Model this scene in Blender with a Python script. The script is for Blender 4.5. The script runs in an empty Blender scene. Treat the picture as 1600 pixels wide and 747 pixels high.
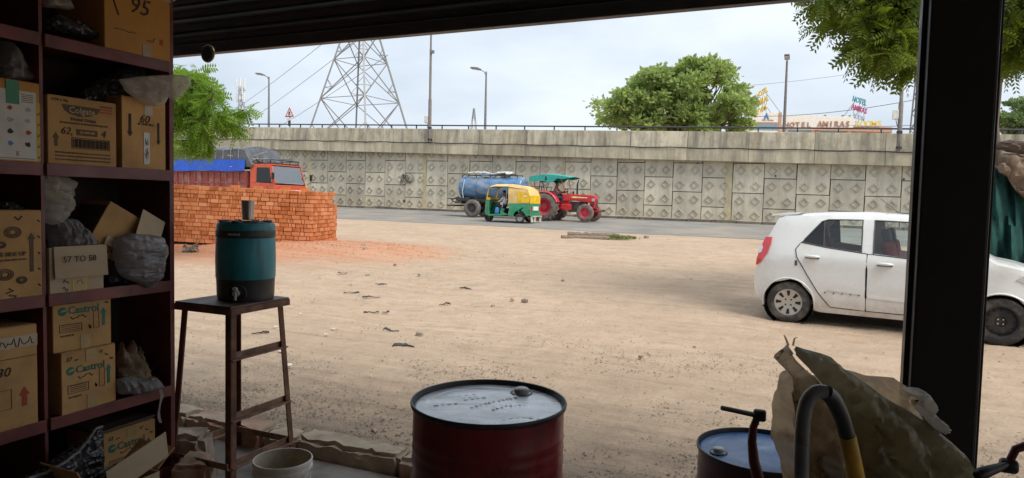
import bpy, bmesh, math, random
import numpy as np
from mathutils import Vector, Matrix, noise, Euler
random.seed(7); np.random.seed(7)
R = math.radians
SC = bpy.context.scene
COL = SC.collection
PI = math.pi

# ------------------------------------------------------------------ camera
# world axes: X runs along the road and the shop front, Y goes out of the shop towards the flyover
AL, PIT, ROL, FPX = R(23.7), R(3.15), R(1.26), 1063.0
CAM = Vector((0, 0, 1.65))
_fw = Vector((-math.sin(AL)*math.cos(PIT), math.cos(AL)*math.cos(PIT), -math.sin(PIT)))
_r0 = Vector((math.cos(AL), math.sin(AL), 0)); _u0 = _r0.cross(_fw)
CR = _r0*math.cos(ROL) + _u0*math.sin(ROL); CU = _u0*math.cos(ROL) - _r0*math.sin(ROL)
cd = bpy.data.cameras.new('camera'); cam = bpy.data.objects.new('camera', cd); COL.objects.link(cam)
cd.sensor_width = 36; cd.lens = 36*FPX/1600; cd.clip_start = .05; cd.clip_end = 3000
cam.matrix_world = Matrix(((CR.x, CU.x, -_fw.x, CAM.x), (CR.y, CU.y, -_fw.y, CAM.y), (CR.z, CU.z, -_fw.z, CAM.z), (0, 0, 0, 1)))
SC.camera = cam

# ------------------------------------------------------------------ sky, sun, exposure
SUN_EL, SUN_AZ = R(54), R(110)      # azimuth clockwise from +Y: the sun stands to the right and a little behind the shop
w = bpy.data.worlds.new('World'); SC.world = w; w.use_nodes = True
nt = w.node_tree; N = nt.nodes; L = nt.links; N.clear()
wo = N.new('ShaderNodeOutputWorld'); bg = N.new('ShaderNodeBackground')
sky = N.new('ShaderNodeTexSky'); sky.sky_type = 'NISHITA'; sky.sun_disc = False
sky.sun_elevation = SUN_EL; sky.sun_rotation = SUN_AZ; sky.dust_density = 3.0; sky.air_density = 1.0; sky.ozone_density = 1.2
tc = N.new('ShaderNodeTexCoord'); mp = N.new('ShaderNodeMapping'); mp.inputs['Scale'].default_value = (1, 1, 2.6)
n1 = N.new('ShaderNodeTexNoise'); n1.inputs['Scale'].default_value = 2.3; n1.inputs['Detail'].default_value = 7; n1.inputs['Roughness'].default_value = .52
rp = N.new('ShaderNodeValToRGB'); rp.color_ramp.elements[0].position = .36; rp.color_ramp.elements[1].position = .66
rp.color_ramp.elements[0].color = (3.55, 4.05, 4.65, 1); rp.color_ramp.elements[1].color = (5.2, 5.6, 6.0, 1)
mx = N.new('ShaderNodeMix'); mx.data_type = 'RGBA'; mx.inputs[0].default_value = .93
L.new(tc.outputs['Generated'], mp.inputs['Vector']); L.new(mp.outputs[0], n1.inputs['Vector']); L.new(n1.outputs['Fac'], rp.inputs['Fac'])
L.new(sky.outputs[0], mx.inputs[6]); L.new(rp.outputs[0], mx.inputs[7]); L.new(mx.outputs[2], bg.inputs['Color'])
bg.inputs['Strength'].default_value = .075
L.new(bg.outputs[0], wo.inputs['Surface'])
sd = bpy.data.lights.new('sun', 'SUN'); sd.energy = 1.35; sd.angle = R(32); sd.color = (1, .95, .86)
sun = bpy.data.objects.new('sun', sd); COL.objects.link(sun)
_sv = Vector((math.sin(SUN_AZ)*math.cos(SUN_EL), math.cos(SUN_AZ)*math.cos(SUN_EL), math.sin(SUN_EL)))
sun.rotation_euler = _sv.to_track_quat('Z', 'Y').to_euler(); sun.location = (10, -10, 40)
SC.view_settings.view_transform = 'Standard'; SC.view_settings.look = 'None'; SC.view_settings.gamma = 1
SC.view_settings.use_curve_mapping = False; SC.view_settings.exposure = 1.36
SC.cycles.use_denoising = True; SC.cycles.max_bounces = 8; SC.cycles.diffuse_bounces = 5; SC.cycles.glossy_bounces = 4
SC.cycles.transparent_max_bounces = 16; SC.cycles.caustics_reflective = False; SC.cycles.caustics_refractive = False
SC.cycles.sample_clamp_indirect = 6

# ------------------------------------------------------------------ pixel -> place helpers (used for measuring positions)
def ray(px, py): return _fw + CR*((px-800)/FPX) - CU*((py-373.5)/FPX)
def atY(px, py, Y): d = ray(px, py); return CAM + d*(Y/d.y)
def atX(px, py, X): d = ray(px, py); return CAM + d*(X/d.x)
def atZ(px, py, Z): d = ray(px, py); return CAM + d*((Z-CAM.z)/d.z)
def atD(px, py, D): d = ray(px, py); return CAM + d*(D/(-d.x*math.sin(AL)+d.y*math.cos(AL)))
def sm(t): t = min(1, max(0, t)); return t*t*(3-2*t)
def road_z(x, y): return .80 - .0104*max(-70, min(70, x)) + .03*(min(y, 36.4)-36.2)
BRICK_C = Vector((-14.9, 13.5))
def gz(x, y):
    z = road_z(x, max(y, 25))*sm((y-7.5)/18) if y < 25 else road_z(x, y)
    if 4 < y < 24.5:
        f = sm((y-4)/3)*sm((24.5-y)/3)
        z += f*(.018*math.sin(x*.9+y*.4)+.014*math.sin(y*1.7-x*.6)+.01*math.sin(x*2.3+y*2.9))
        dx, dy = x+13.6, y-14.6
        z += .20*math.exp(-(dx*dx/9+dy*dy/3.2)) + .10*math.exp(-((x+10.6)**2/2.5+(y-15.6)**2/2))
    return z
def G(px, py):
    d = ray(px, py); t = 2.0
    for k in range(4000):
        p = CAM + d*t
        if p.z <= gz(p.x, p.y): break
        t += .02 + t*.002
    return p

# ------------------------------------------------------------------ mesh helpers
class MB:
    def __init__(s): s.v = []; s.f = []
    def add(s, vs, fs):
        o = len(s.v); s.v += [tuple(v) for v in vs]; s.f += [tuple(i+o for i in f) for f in fs]; return s
    def box(s, c, d, rot=None):
        x, y, z = d[0]/2, d[1]/2, d[2]/2
        vs = [Vector(p) for p in ((-x,-y,-z),(x,-y,-z),(x,y,-z),(-x,y,-z),(-x,-y,z),(x,-y,z),(x,y,z),(-x,y,z))]
        if rot is not None:
            m = rot if isinstance(rot, Matrix) else Euler(rot).to_matrix(); vs = [m @ v for v in vs]
        c = Vector(c)
        return s.add([v+c for v in vs], [(0,3,2,1),(4,5,6,7),(0,1,5,4),(1,2,6,5),(2,3,7,6),(3,0,4,7)])
    def b2(s, x0, x1, y0, y1, z0, z1): return s.box(((x0+x1)/2,(y0+y1)/2,(z0+z1)/2), (abs(x1-x0),abs(y1-y0),abs(z1-z0)))
    def bar(s, a, b, w, h=None):
        a, b = Vector(a), Vector(b); h = h or w; d = b-a; l = d.length
        q = d.to_track_quat('Z', 'Y').to_matrix(); return s.box((a+b)/2, (w, h, l), q)
    def tube(s, pts, r, n=8, caps=True, closed=False):
        pts = [Vector(p) for p in pts]; k = len(pts)
        rs = r if isinstance(r, (list, tuple)) else [r]*k
        ref = None; vs = []; fs = []
        for i, p in enumerate(pts):
            a = pts[i-1] if (i > 0 or closed) else pts[i]; b = pts[(i+1) % k] if (i < k-1 or closed) else pts[i]
            t = (b-a).normalized() if (b-a).length > 1e-9 else Vector((0,0,1))
            if ref is None: ref = t.orthogonal().normalized()
            ref = (ref - t*ref.dot(t)); ref = ref.normalized() if ref.length > 1e-6 else t.orthogonal().normalized()
            o = t.cross(ref)
            for j in range(n):
                an = 2*PI*j/n; vs.append(p + (ref*math.cos(an)+o*math.sin(an))*rs[i])
        m = k if closed else k-1
        for i in range(m):
            i2 = (i+1) % k
            for j in range(n): fs.append((i*n+j, i*n+(j+1)%n, i2*n+(j+1)%n, i2*n+j))
        if caps and not closed: fs.append(tuple(range(n))[::-1]); fs.append(tuple((k-1)*n+j for j in range(n)))
        return s.add(vs, fs)
    def lathe(s, prof, n=32, c=(0,0,0), axis='Z', cap0=True, cap1=True):
        c = Vector(c); vs = []; fs = []; k = len(prof)
        for (r, z) in prof:
            for j in range(n):
                a = 2*PI*j/n; p = (r*math.cos(a), r*math.sin(a), z)
                if axis == 'Y': p = (p[0], p[2], -p[1])
                if axis == 'X': p = (p[2], p[0], p[1])
                vs.append(c+Vector(p))
        for i in range(k-1):
            for j in range(n): fs.append((i*n+j, i*n+(j+1)%n, (i+1)*n+(j+1)%n, (i+1)*n+j))
        if cap0: fs.append(tuple(range(n))[::-1])
        if cap1: fs.append(tuple((k-1)*n+j for j in range(n)))
        return s.add(vs, fs)
    def prism(s, poly, a, b, axis='Y'):
        n = len(poly)
        def P(p, t): return {'Y': (p[0], t, p[1]), 'X': (t, p[0], p[1]), 'Z': (p[0], p[1], t)}[axis]
        vs = [P(p, a) for p in poly]+[P(p, b) for p in poly]
        fs = [tuple(range(n))[::-1], tuple(range(n, 2*n))]+[(i, (i+1)%n, n+(i+1)%n, n+i) for i in range(n)]
        return s.add(vs, fs)
    def grid(s, nu, nv, fn, wrap=False):
        vs = [fn(i/(nu-1), j/(nv-1)) for i in range(nu) for j in range(nv)]
        fs = [(i*nv+j, (i+1)*nv+j, (i+1)*nv+j+1, i*nv+j+1) for i in range(nu-1) for j in range(nv-1)]
        return s.add(vs, fs)
    def mesh(s, bevel=0, smooth=None, seg=2, fixn=True):
        me = bpy.data.meshes.new('m'); me.from_pydata(s.v, [], s.f)
        if bevel or fixn:
            bm = bmesh.new(); bm.from_mesh(me)
            if fixn: bmesh.ops.recalc_face_normals(bm, faces=bm.faces)
            if bevel:
                es = [e for e in bm.edges if len(e.link_faces) == 2 and e.calc_face_angle(0) > .5]
                bmesh.ops.bevel(bm, geom=es, offset=bevel, segments=seg, affect='EDGES', profile=.6, clamp_overlap=True)
            bm.to_mesh(me); bm.free()
        if smooth is not None:
            me.polygons.foreach_set('use_smooth', [True]*len(me.polygons)); me.set_sharp_from_angle(angle=R(smooth))
        return me
    def build(s, name, m, parent=None, bevel=0, smooth=None, seg=2, loc=None, rot=None, fixn=True):
        return link(name, s.mesh(bevel, smooth, seg, fixn), m, parent, loc, rot)
def link(name, me, m, parent=None, loc=None, rot=None):
    o = bpy.data.objects.new(name, me); COL.objects.link(o); me.name = name
    if m is not None and len(me.materials) == 0:
        for q in (m if isinstance(m, (list, tuple)) else [m]): me.materials.append(q)
    if parent is not None: o.parent = parent
    if loc is not None: o.location = loc
    if rot is not None: o.rotation_euler = rot
    return o
def tag(o, label, cat, group=None):
    o['label'] = label; o['category'] = cat
    if group: o['group'] = group
    return o
def struct(o, label=None):
    o['kind'] = 'structure'
    if label: o['label'] = label
    return o
def thing(name, label, cat, loc=(0,0,0), rz=0, group=None):
    o = bpy.data.objects.new(name, None); COL.objects.link(o); o.empty_display_size = .2
    o.location = loc; o.rotation_euler = (0, 0, rz)
    return tag(o, label, cat, group)
def copy_tree(o, parent=None):
    c = o.copy(); COL.objects.link(c); c.parent = parent
    for ch in list(o.children): copy_tree(ch, c)
    return c
def flat(poly, fn, step, bm=None, xs=None, zs=None):
    """a 2-D outline cut into a fine grid and carried onto a surface by fn(x, z)"""
    bm = bmesh.new(); vs = [bm.verts.new((p[0], 0, p[1])) for p in poly]; bm.faces.new(vs)
    x0, x1 = min(p[0] for p in poly), max(p[0] for p in poly); z0, z1 = min(p[1] for p in poly), max(p[1] for p in poly)
    bmesh.ops.triangulate(bm, faces=bm.faces)
    for i in range(1, int((x1-x0)/step)+1):
        bmesh.ops.bisect_plane(bm, geom=bm.verts[:]+bm.edges[:]+bm.faces[:], plane_co=(x0+i*step-step*.43, 0, 0), plane_no=(1,0,0))
    for i in range(1, int((z1-z0)/step)+1):
        bmesh.ops.bisect_plane(bm, geom=bm.verts[:]+bm.edges[:]+bm.faces[:], plane_co=(0, 0, z0+i*step-step*.43), plane_no=(0,0,1))
    bmesh.ops.remove_doubles(bm, verts=bm.verts, dist=1e-5)
    bm.verts.index_update()
    vs = [v.co.copy() for v in bm.verts]; fs = [tuple(v.index for v in f.verts) for f in bm.faces]
    bd = [v.is_boundary for v in bm.verts]; be = [(e.verts[0].index, e.verts[1].index) for e in bm.edges if e.is_boundary]
    bm.free(); return [(v.x, v.z) for v in vs], fs, bd, be
def panel(mb, poly, fn, step=.12, thick=.02):
    """closed panel: outer skin fn(x,z)->Vector, inner skin pushed in along fn's y by thick (sign of y)"""
    p2, fs, bd, be = flat(poly, fn, step); n = len(p2)
    a = [Vector(fn(x, z)) for x, z in p2]; b = [v - Vector((0, math.copysign(thick, v.y), 0)) for v in a]
    mb.add(a+b, [f for f in fs]+[tuple(i+n for i in f[::-1]) for f in fs]+[(i, j, j+n, i+n) for i, j in be]); return mb
def inflate(poly, thick, step, seed=0, amp=.012, freq=14, back=1.0, power=.5, lump=0, fold=None):
    """closed crumpled pillow over a 2-D outline (x, z); y is its thickness"""
    p2, fs, bd, be = flat(poly, None, step); n = len(p2)
    pts = np.array(p2); seg = [(np.array(poly[i]), np.array(poly[(i+1)%len(poly)])) for i in range(len(poly))]
    d = np.full(n, 1e9)
    for a, b in seg:
        ab = b-a; t = np.clip(((pts-a)@ab)/max(1e-9, ab@ab), 0, 1); q = a+t[:,None]*ab; d = np.minimum(d, np.hypot(*(pts-q).T))
    dm = d.max(); h = np.clip(d/dm, 0, 1); h = np.where(np.array(bd), 0, (1-(1-h)**2)**power)
    mb = MB(); A = []; B = []
    for i, (x, z) in enumerate(p2):
        c = Vector((x*freq+seed*7.1, z*freq, seed*3.3))
        def ridge(c):
            q = c*.55+noise.noise_vector(c*.4)*.4; f = noise.voronoi(q)[0]; g_ = noise.voronoi(q*2.1+Vector((9,4,2)))[0]
            return (1-f[0]*1.5)*1.5+(1-g_[0]*1.5)*.7-1.0+.3*(1-abs(noise.noise(c*1.3))*2.2)
        r1 = ridge(c)*amp; r2 = ridge(c+Vector((31, 5, 9)))*amp
        if fold:
            fx_, fz_, ff, fa = fold; al_ = x*fx_+z*fz_; ac_ = -x*fz_+z*fx_
            fv = noise.noise(Vector((al_*ff*.18, ac_*ff, seed*2.2)))+.5*noise.noise(Vector((al_*ff*.3, ac_*ff*2.3, seed*4.2))); fw_ = noise.noise(Vector((al_*ff*.9+3, ac_*ff*.35, seed*6.1))); fd = (1-2.4*abs(fv))*fa+(1-2.6*abs(fw_))*fa*.55; r1 += fd; r2 += fd*.6
        l = 1+lump*noise.noise(c*.25)
        e = noise.noise_vector(c*.8)*amp*.5
        k = min(1, h[i]*2+.15)
        A.append((x+e.x, -thick*h[i]*l - r1*k, z+e.z)); B.append((x+e.x, thick*back*h[i]*l + r2*k if not bd[i] else -r1*k, z+e.z))
    idx = list(range(n)); m = {}
    vs = A[:]
    for i in range(n):
        if bd[i]: m[i] = i
        else: m[i] = len(vs); vs.append(B[i])
    mb.add(vs, fs+[tuple(m[i] for i in f[::-1]) for f in fs]); return mb
def text(s, size, m, parent, mtx, name='lettering', ext=.0015, bold=0, align='CENTER', xs=1.0, shear=0):
    c = bpy.data.curves.new('t', 'FONT'); c.body = s; c.size = size; c.extrude = ext; c.align_x = align; c.align_y = 'CENTER'
    c.offset = bold; c.resolution_u = 2; c.shear = shear
    o = bpy.data.objects.new('t', c); COL.objects.link(o)
    me = bpy.data.meshes.new_from_object(o.evaluated_get(bpy.context.evaluated_depsgraph_get()))
    bpy.data.objects.remove(o); bpy.data.curves.remove(c)
    me.materials.clear(); me.transform(Matrix.Diagonal((xs, 1, 1, 1)))
    q = link(name, me, m, parent); q.matrix_local = mtx; return q
def front(x, z, y=-.002, tilt=0):
    """upright print on a face that looks along local -Y"""
    return Matrix.Translation((x, y, z)) @ Matrix.Rotation(PI/2, 4, 'X') @ Matrix.Rotation(tilt, 4, 'Z')
# ------------------------------------------------------------------ materials
def newmat(name):
    m = bpy.data.materials.new(name); m.use_nodes = True; nt = m.node_tree; b = nt.nodes['Principled BSDF']; return m, nt, b
def nd(nt, t, **kw):
    n = nt.nodes.new('ShaderNode'+t)
    for k, v in kw.items():
        if k.startswith('_'): setattr(n, k[1:], v)
        else: n.inputs[k.replace('__', ' ')].default_value = v
    return n
def coords(nt, scale=(1,1,1), world=False):
    if world:
        g = nd(nt, 'NewGeometry'); mp = nd(nt, 'Mapping'); mp.inputs['Scale'].default_value = scale
        nt.links.new(g.outputs['Position'], mp.inputs['Vector']); return mp.outputs[0]
    t = nd(nt, 'TexCoord'); oi = nd(nt, 'ObjectInfo'); mu = nd(nt, 'VectorMath', _operation='MULTIPLY_ADD')
    mu.inputs[0].default_value = (37, 53, 71); nt.links.new(oi.outputs['Random'], mu.inputs[1]); nt.links.new(t.outputs['Object'], mu.inputs[2])
    mp = nd(nt, 'Mapping'); mp.inputs['Scale'].default_value = scale; nt.links.new(mu.outputs[0], mp.inputs['Vector']); return mp.outputs[0]
def noi(nt, vec, scale, detail=5, rough=.55, lo=.3, hi=.7):
    n = nd(nt, 'TexNoise', Scale=scale, Detail=detail, Roughness=rough); nt.links.new(vec, n.inputs['Vector'])
    r = nd(nt, 'MapRange'); r.inputs[1].default_value = lo; r.inputs[2].default_value = hi; nt.links.new(n.outputs['Fac'], r.inputs[0]); return r.outputs[0]
def mixc(nt, fac, a, b, mode='MIX'):
    m = nd(nt, 'Mix', _data_type='RGBA', _blend_type=mode)
    for k, v in ((0, fac), (6, a), (7, b)):
        if isinstance(v, (int, float)): m.inputs[k].default_value = v
        elif isinstance(v, tuple): m.inputs[k].default_value = (*v[:3], 1)
        else: nt.links.new(v, m.inputs[k])
    return m.outputs[2]
def mul(nt, a, k):
    m = nd(nt, 'Math', _operation='MULTIPLY'); nt.links.new(a, m.inputs[0])
    if isinstance(k, (int, float)): m.inputs[1].default_value = k
    else: nt.links.new(k, m.inputs[1])
    return m.outputs[0]
def bump(nt, b, h, strength, dist=.01):
    n = nd(nt, 'Bump', Strength=strength, Distance=dist); nt.links.new(h, n.inputs['Height']); nt.links.new(n.outputs[0], b.inputs['Normal']); return n
def PM(name, col, rough=.6, metal=0, var=.18, scale=6, bmp=.15, bscale=60, dirt=None, damt=.5, dscale=3, spec=.5, coat=0, rnd=0, stretch=(1,1,1), dlo=.48, dhi=.66, rvar=.12):
    m, nt, b = newmat(name); v = coords(nt, stretch)
    f = noi(nt, v, scale); c = mixc(nt, f, tuple(x*(1-var) for x in col), tuple(min(1, x*(1+var)) for x in col))
    if rnd:
        oi = nd(nt, 'ObjectInfo'); mr = nd(nt, 'MapRange'); mr.inputs[3].default_value = 1-rnd; mr.inputs[4].default_value = 1+rnd
        nt.links.new(oi.outputs['Random'], mr.inputs[0]); hs = nd(nt, 'HueSaturation'); nt.links.new(mr.outputs[0], hs.inputs['Value']); nt.links.new(c, hs.inputs['Color']); c = hs.outputs[0]
    if dirt:
        g = mul(nt, noi(nt, v, dscale, 8, .65, dlo, dhi), damt); c = mixc(nt, g, c, dirt)
    nt.links.new(c, b.inputs['Base Color'])
    b.inputs['Metallic'].default_value = metal; b.inputs['Specular IOR Level'].default_value = spec; b.inputs['Coat Weight'].default_value = coat
    b.inputs['Coat Roughness'].default_value = .08
    rr = nd(nt, 'MapRange'); rr.inputs[3].default_value = max(.02, rough-rvar); rr.inputs[4].default_value = min(1, rough+rvar)
    nt.links.new(noi(nt, v, scale*1.7, 6), rr.inputs[0]); nt.links.new(rr.outputs[0], b.inputs['Roughness'])
    if bmp: bump(nt, b, noi(nt, v, bscale, 4, .6, 0, 1), bmp, .004)
    return m
def glass(name, tint=(.75,.82,.82), gloss=.12):
    m, nt, b = newmat(name); nt.nodes.remove(b); o = nt.nodes['Material Output']
    t = nd(nt, 'BsdfTransparent'); t.inputs[0].default_value = (*tint, 1); g = nd(nt, 'BsdfGlossy'); g.inputs['Roughness'].default_value = .04
    fr = nd(nt, 'LayerWeight', Blend=.5); pw = nd(nt, 'Math', _operation='POWER'); pw.inputs[1].default_value = 3.5; nt.links.new(fr.outputs['Facing'], pw.inputs[0]); mr = nd(nt, 'MapRange'); mr.inputs[3].default_value = gloss*.5; mr.inputs[4].default_value = .6
    nt.links.new(pw.outputs[0], mr.inputs[0]); x = nd(nt, 'MixShader'); nt.links.new(mr.outputs[0], x.inputs[0]); nt.links.new(t.outputs[0], x.inputs[1]); nt.links.new(g.outputs[0], x.inputs[2])
    nt.links.new(x.outputs[0], o.inputs[0]); return m
def leafmat(name, a, b_, trans=.45, rough=.5):
    m, nt, b = newmat(name); o = nt.nodes['Material Output']
    g = nd(nt, 'NewGeometry'); v = coords(nt, world=True)
    big = noi(nt, v, .55, 3, .5, .35, .65)
    md = nd(nt, 'Math', _operation='MULTIPLY_ADD'); md.inputs[1].default_value = .6; nt.links.new(g.outputs['Random Per Island'], md.inputs[0])
    nt.links.new(mul(nt, big, .4), md.inputs[2])
    c = mixc(nt, md.outputs[0], a, b_); nt.links.new(c, b.inputs['Base Color']); b.inputs['Roughness'].default_value = rough; b.inputs['Specular IOR Level'].default_value = .35
    t = nd(nt, 'BsdfTranslucent'); tcx = mixc(nt, .5, c, (min(1, b_[0]*1.7), min(1, b_[1]*1.6), b_[2]*.8)); nt.links.new(tcx, t.inputs[0])
    x = nd(nt, 'MixShader'); x.inputs[0].default_value = trans; nt.links.new(b.outputs[0], x.inputs[1]); nt.links.new(t.outputs[0], x.inputs[2]); nt.links.new(x.outputs[0], o.inputs[0]); return m
def plastic(name, col, trans=.3, rough=.28, alpha=1.0, bs=30, bst=.5, dirt=None):
    m, nt, b = newmat(name); o = nt.nodes['Material Output']; v = coords(nt)
    c = mixc(nt, noi(nt, v, 9, 6), tuple(x*.72 for x in col), tuple(min(1, x*1.2) for x in col))
    if dirt: c = mixc(nt, mul(nt, noi(nt, v, 5, 8, .7, .45, .7), .7), c, dirt)
    nt.links.new(c, b.inputs['Base Color']); b.inputs['Roughness'].default_value = rough
    vo = nd(nt, 'TexVoronoi', Scale=bs); nt.links.new(v, vo.inputs['Vector']); bump(nt, b, vo.outputs['Distance'], bst, .03)
    t = nd(nt, 'BsdfTranslucent'); nt.links.new(c, t.inputs[0]); x = nd(nt, 'MixShader'); x.inputs[0].default_value = trans
    nt.links.new(b.outputs[0], x.inputs[1]); nt.links.new(t.outputs[0], x.inputs[2]); last = x.outputs[0]
    if alpha < 1:
        tr = nd(nt, 'BsdfTransparent'); y = nd(nt, 'MixShader'); y.inputs[0].default_value = alpha
        nt.links.new(tr.outputs[0], y.inputs[1]); nt.links.new(last, y.inputs[2]); last = y.outputs[0]
    nt.links.new(last, o.inputs[0]); return m

def ground_mat():
    m, nt, b = newmat('sandy_earth'); v = coords(nt, world=True)
    c = mixc(nt, noi(nt, v, .35, 6, .6, .35, .65), (.41,.30,.215), (.51,.385,.28))
    c = mixc(nt, noi(nt, v, 3.0, 8, .7, .42, .68), c, (.36,.255,.175))
    # brick dust round the stack
    g = nd(nt, 'NewGeometry'); s = nd(nt, 'SeparateXYZ'); nt.links.new(g.outputs['Position'], s.inputs[0])
    def blob(cx, cy, rx, ry):
        a = nd(nt, 'Vector'+'Math', _operation='SUBTRACT'); a.inputs[1].default_value = (cx, cy, 0); nt.links.new(g.outputs['Position'], a.inputs[0])
        k = nd(nt, 'VectorMath', _operation='MULTIPLY'); k.inputs[1].default_value = (1/rx, 1/ry, 0); nt.links.new(a.outputs[0], k.inputs[0])
        l = nd(nt, 'VectorMath', _operation='LENGTH'); nt.links.new(k.outputs[0], l.inputs[0])
        ad = nd(nt, 'Math', _operation='MULTIPLY_ADD'); ad.inputs[1].default_value = .95; nt.links.new(noi(nt, v, 1.6, 9, .78, .2, .8), ad.inputs[0]); nt.links.new(l.outputs['Value'], ad.inputs[2])
        r = nd(nt, 'MapRange'); r.inputs[1].default_value = 1.75; r.inputs[2].default_value = 1.0; nt.links.new(ad.outputs[0], r.inputs[0]); return r.outputs[0]
    c = mixc(nt, mul(nt, blob(-14.2, 14.2, 4.8, 3.0), 1.0), c, (.47,.17,.08))
    c = mixc(nt, mul(nt, blob(-11.0, 15.2, 2.4, 1.9), .9), c, (.50,.20,.10))
    # oily, gravelly strip in front of the shop and trodden patches
    yr = nd(nt, 'MapRange'); yr.inputs[1].default_value = 7.6; yr.inputs[2].default_value = 4.0; nt.links.new(s.outputs['Y'], yr.inputs[0])
    c = mixc(nt, mul(nt, mul(nt, noi(nt, v, 2.2, 9, .78, .28, .55), yr.outputs[0]), .85), c, (.16,.125,.095))
    sp = nd(nt, 'TexVoronoi', Scale=26.0); nt.links.new(v, sp.inputs['Vector']); r2 = nd(nt, 'MapRange'); r2.inputs[1].default_value = .16; r2.inputs[2].default_value = .05; nt.links.new(sp.outputs['Distance'], r2.inputs[0])
    c = mixc(nt, mul(nt, mul(nt, r2.outputs[0], noi(nt, v, 1.3, 4, .6, .45, .65)), .75), c, (.15,.115,.085))
    c = mixc(nt, mul(nt, noi(nt, v, .9, 8, .75, .50, .72), .55), c, (.25,.19,.14))
    for rz_, sc_, lo_ in ((.55, (.35,7,1), .5), (-.75, (.3,8,1), .52), (.1, (.25,9,1), .54)):
        tm_ = nd(nt, 'Mapping'); tm_.inputs['Rotation'].default_value = (0, 0, rz_); tm_.inputs['Scale'].default_value = sc_; nt.links.new(v, tm_.inputs['Vector'])
        c = mixc(nt, mul(nt, noi(nt, tm_.outputs[0], .8, 8, .72, lo_, lo_+.2), .20), c, (.30,.225,.165)); c = mixc(nt, mul(nt, noi(nt, tm_.outputs[0], .7, 6, .65, .60, .44), .16), c, (.58,.45,.33))
    nt.links.new(c, b.inputs['Base Color']); b.inputs['Roughness'].default_value = .95; b.inputs['Specular IOR Level'].default_value = .15
    # long wheel ruts in the dust: noise stretched along two directions
    mp = nd(nt, 'Mapping'); mp.inputs['Rotation'].default_value = (0, 0, .55); mp.inputs['Scale'].default_value = (.5, 5, 1); nt.links.new(v, mp.inputs['Vector'])
    mp2 = nd(nt, 'Mapping'); mp2.inputs['Rotation'].default_value = (0, 0, -.9); mp2.inputs['Scale'].default_value = (.4, 6, 1); nt.links.new(v, mp2.inputs['Vector'])
    h1 = noi(nt, mp.outputs[0], 1.6, 5, .6, 0, 1); h2 = noi(nt, mp2.outputs[0], 1.2, 5, .6, 0, 1); h3 = noi(nt, v, 15, 8, .75, 0, 1); h4 = noi(nt, v, 5, 5, .6, 0, 1)
    ad = nd(nt, 'Math', _operation='ADD'); nt.links.new(mul(nt, h1, .55), ad.inputs[0]); nt.links.new(mul(nt, h2, .5), ad.inputs[1])
    a2 = nd(nt, 'Math', _operation='ADD'); nt.links.new(ad.outputs[0], a2.inputs[0]); nt.links.new(mul(nt, h3, .55), a2.inputs[1])
    a3 = nd(nt, 'Math', _operation='ADD'); nt.links.new(a2.outputs[0], a3.inputs[0]); nt.links.new(mul(nt, h4, 1.1), a3.inputs[1])
    bump(nt, b, a3.outputs[0], .85, .055); return m
def concrete(name, a, b_, streak=.6, seed=0, dark=(.13,.125,.105), rust=.0):
    m, nt, b = newmat(name); v = coords(nt); wv = coords(nt, world=True)
    c = mixc(nt, noi(nt, wv, .8, 6, .6, .3, .7), a, b_)
    oi = nd(nt, 'ObjectInfo'); mr = nd(nt, 'MapRange'); mr.inputs[3].default_value = .78; mr.inputs[4].default_value = 1.08; nt.links.new(oi.outputs['Random'], mr.inputs[0])
    hs = nd(nt, 'HueSaturation'); nt.links.new(mr.outputs[0], hs.inputs['Value']); nt.links.new(c, hs.inputs['Color']); c = hs.outputs[0]
    st = nd(nt, 'Mapping'); st.inputs['Scale'].default_value = (2.3, 1, .30); st.inputs['Location'].default_value = (seed, 0, 0); nt.links.new(wv, st.inputs['Vector'])
    s = noi(nt, st.outputs[0], 1.0, 8, .7, .44, .68); s2 = noi(nt, wv, 1.7, 7, .7, .46, .68)
    c = mixc(nt, mul(nt, s, streak), c, dark); c = mixc(nt, mul(nt, mul(nt, s2, streak), .75), c, tuple(x*1.9 for x in dark))
    if rust:
        st2 = nd(nt, 'Mapping'); st2.inputs['Scale'].default_value = (1.6, 1, .12); st2.inputs['Location'].default_value = (seed+40, 0, 0); nt.links.new(wv, st2.inputs['Vector'])
        c = mixc(nt, mul(nt, noi(nt, st2.outputs[0], 1.0, 6, .6, .58, .74), rust), c, (.36,.24,.10))
    nt.links.new(c, b.inputs['Base Color']); b.inputs['Roughness'].default_value = .92; b.inputs['Specular IOR Level'].default_value = .2
    bump(nt, b, noi(nt, wv, 12, 6, .7, 0, 1), .35, .02); return m
def brickmat():
    m, nt, b = newmat('brick_clay'); v = coords(nt, world=True); vo = nd(nt, 'TexVoronoi', Scale=4.3); nt.links.new(v, vo.inputs['Vector'])
    g = nd(nt, 'NewGeometry'); oi = nd(nt, 'ObjectInfo'); ad = nd(nt, 'Math', _operation='ADD'); nt.links.new(g.outputs['Random Per Island'], ad.inputs[0]); nt.links.new(oi.outputs['Random'], ad.inputs[1])
    fr = nd(nt, 'Math', _operation='FRACT'); nt.links.new(ad.outputs[0], fr.inputs[0])
    r = nd(nt, 'ValToRGB'); e = r.color_ramp.elements; e[0].color = (.38,.105,.032,1); e[1].color = (.68,.31,.16,1); x = r.color_ramp.elements.new(.5); x.color = (.55,.19,.075,1)
    x = r.color_ramp.elements.new(.93); x.color = (.6,.23,.10,1); nt.links.new(fr.outputs[0], r.inputs[0])
    c = mixc(nt, mul(nt, noi(nt, v, 9, 6, .7, .45, .7), .5), r.outputs[0], (.60,.30,.17))
    nt.links.new(c, b.inputs['Base Color']); b.inputs['Roughness'].default_value = .95; b.inputs['Specular IOR Level'].default_value = .1
    bump(nt, b, noi(nt, v, 60, 4, .6, 0, 1), .4, .006); return m
M = {}
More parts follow.
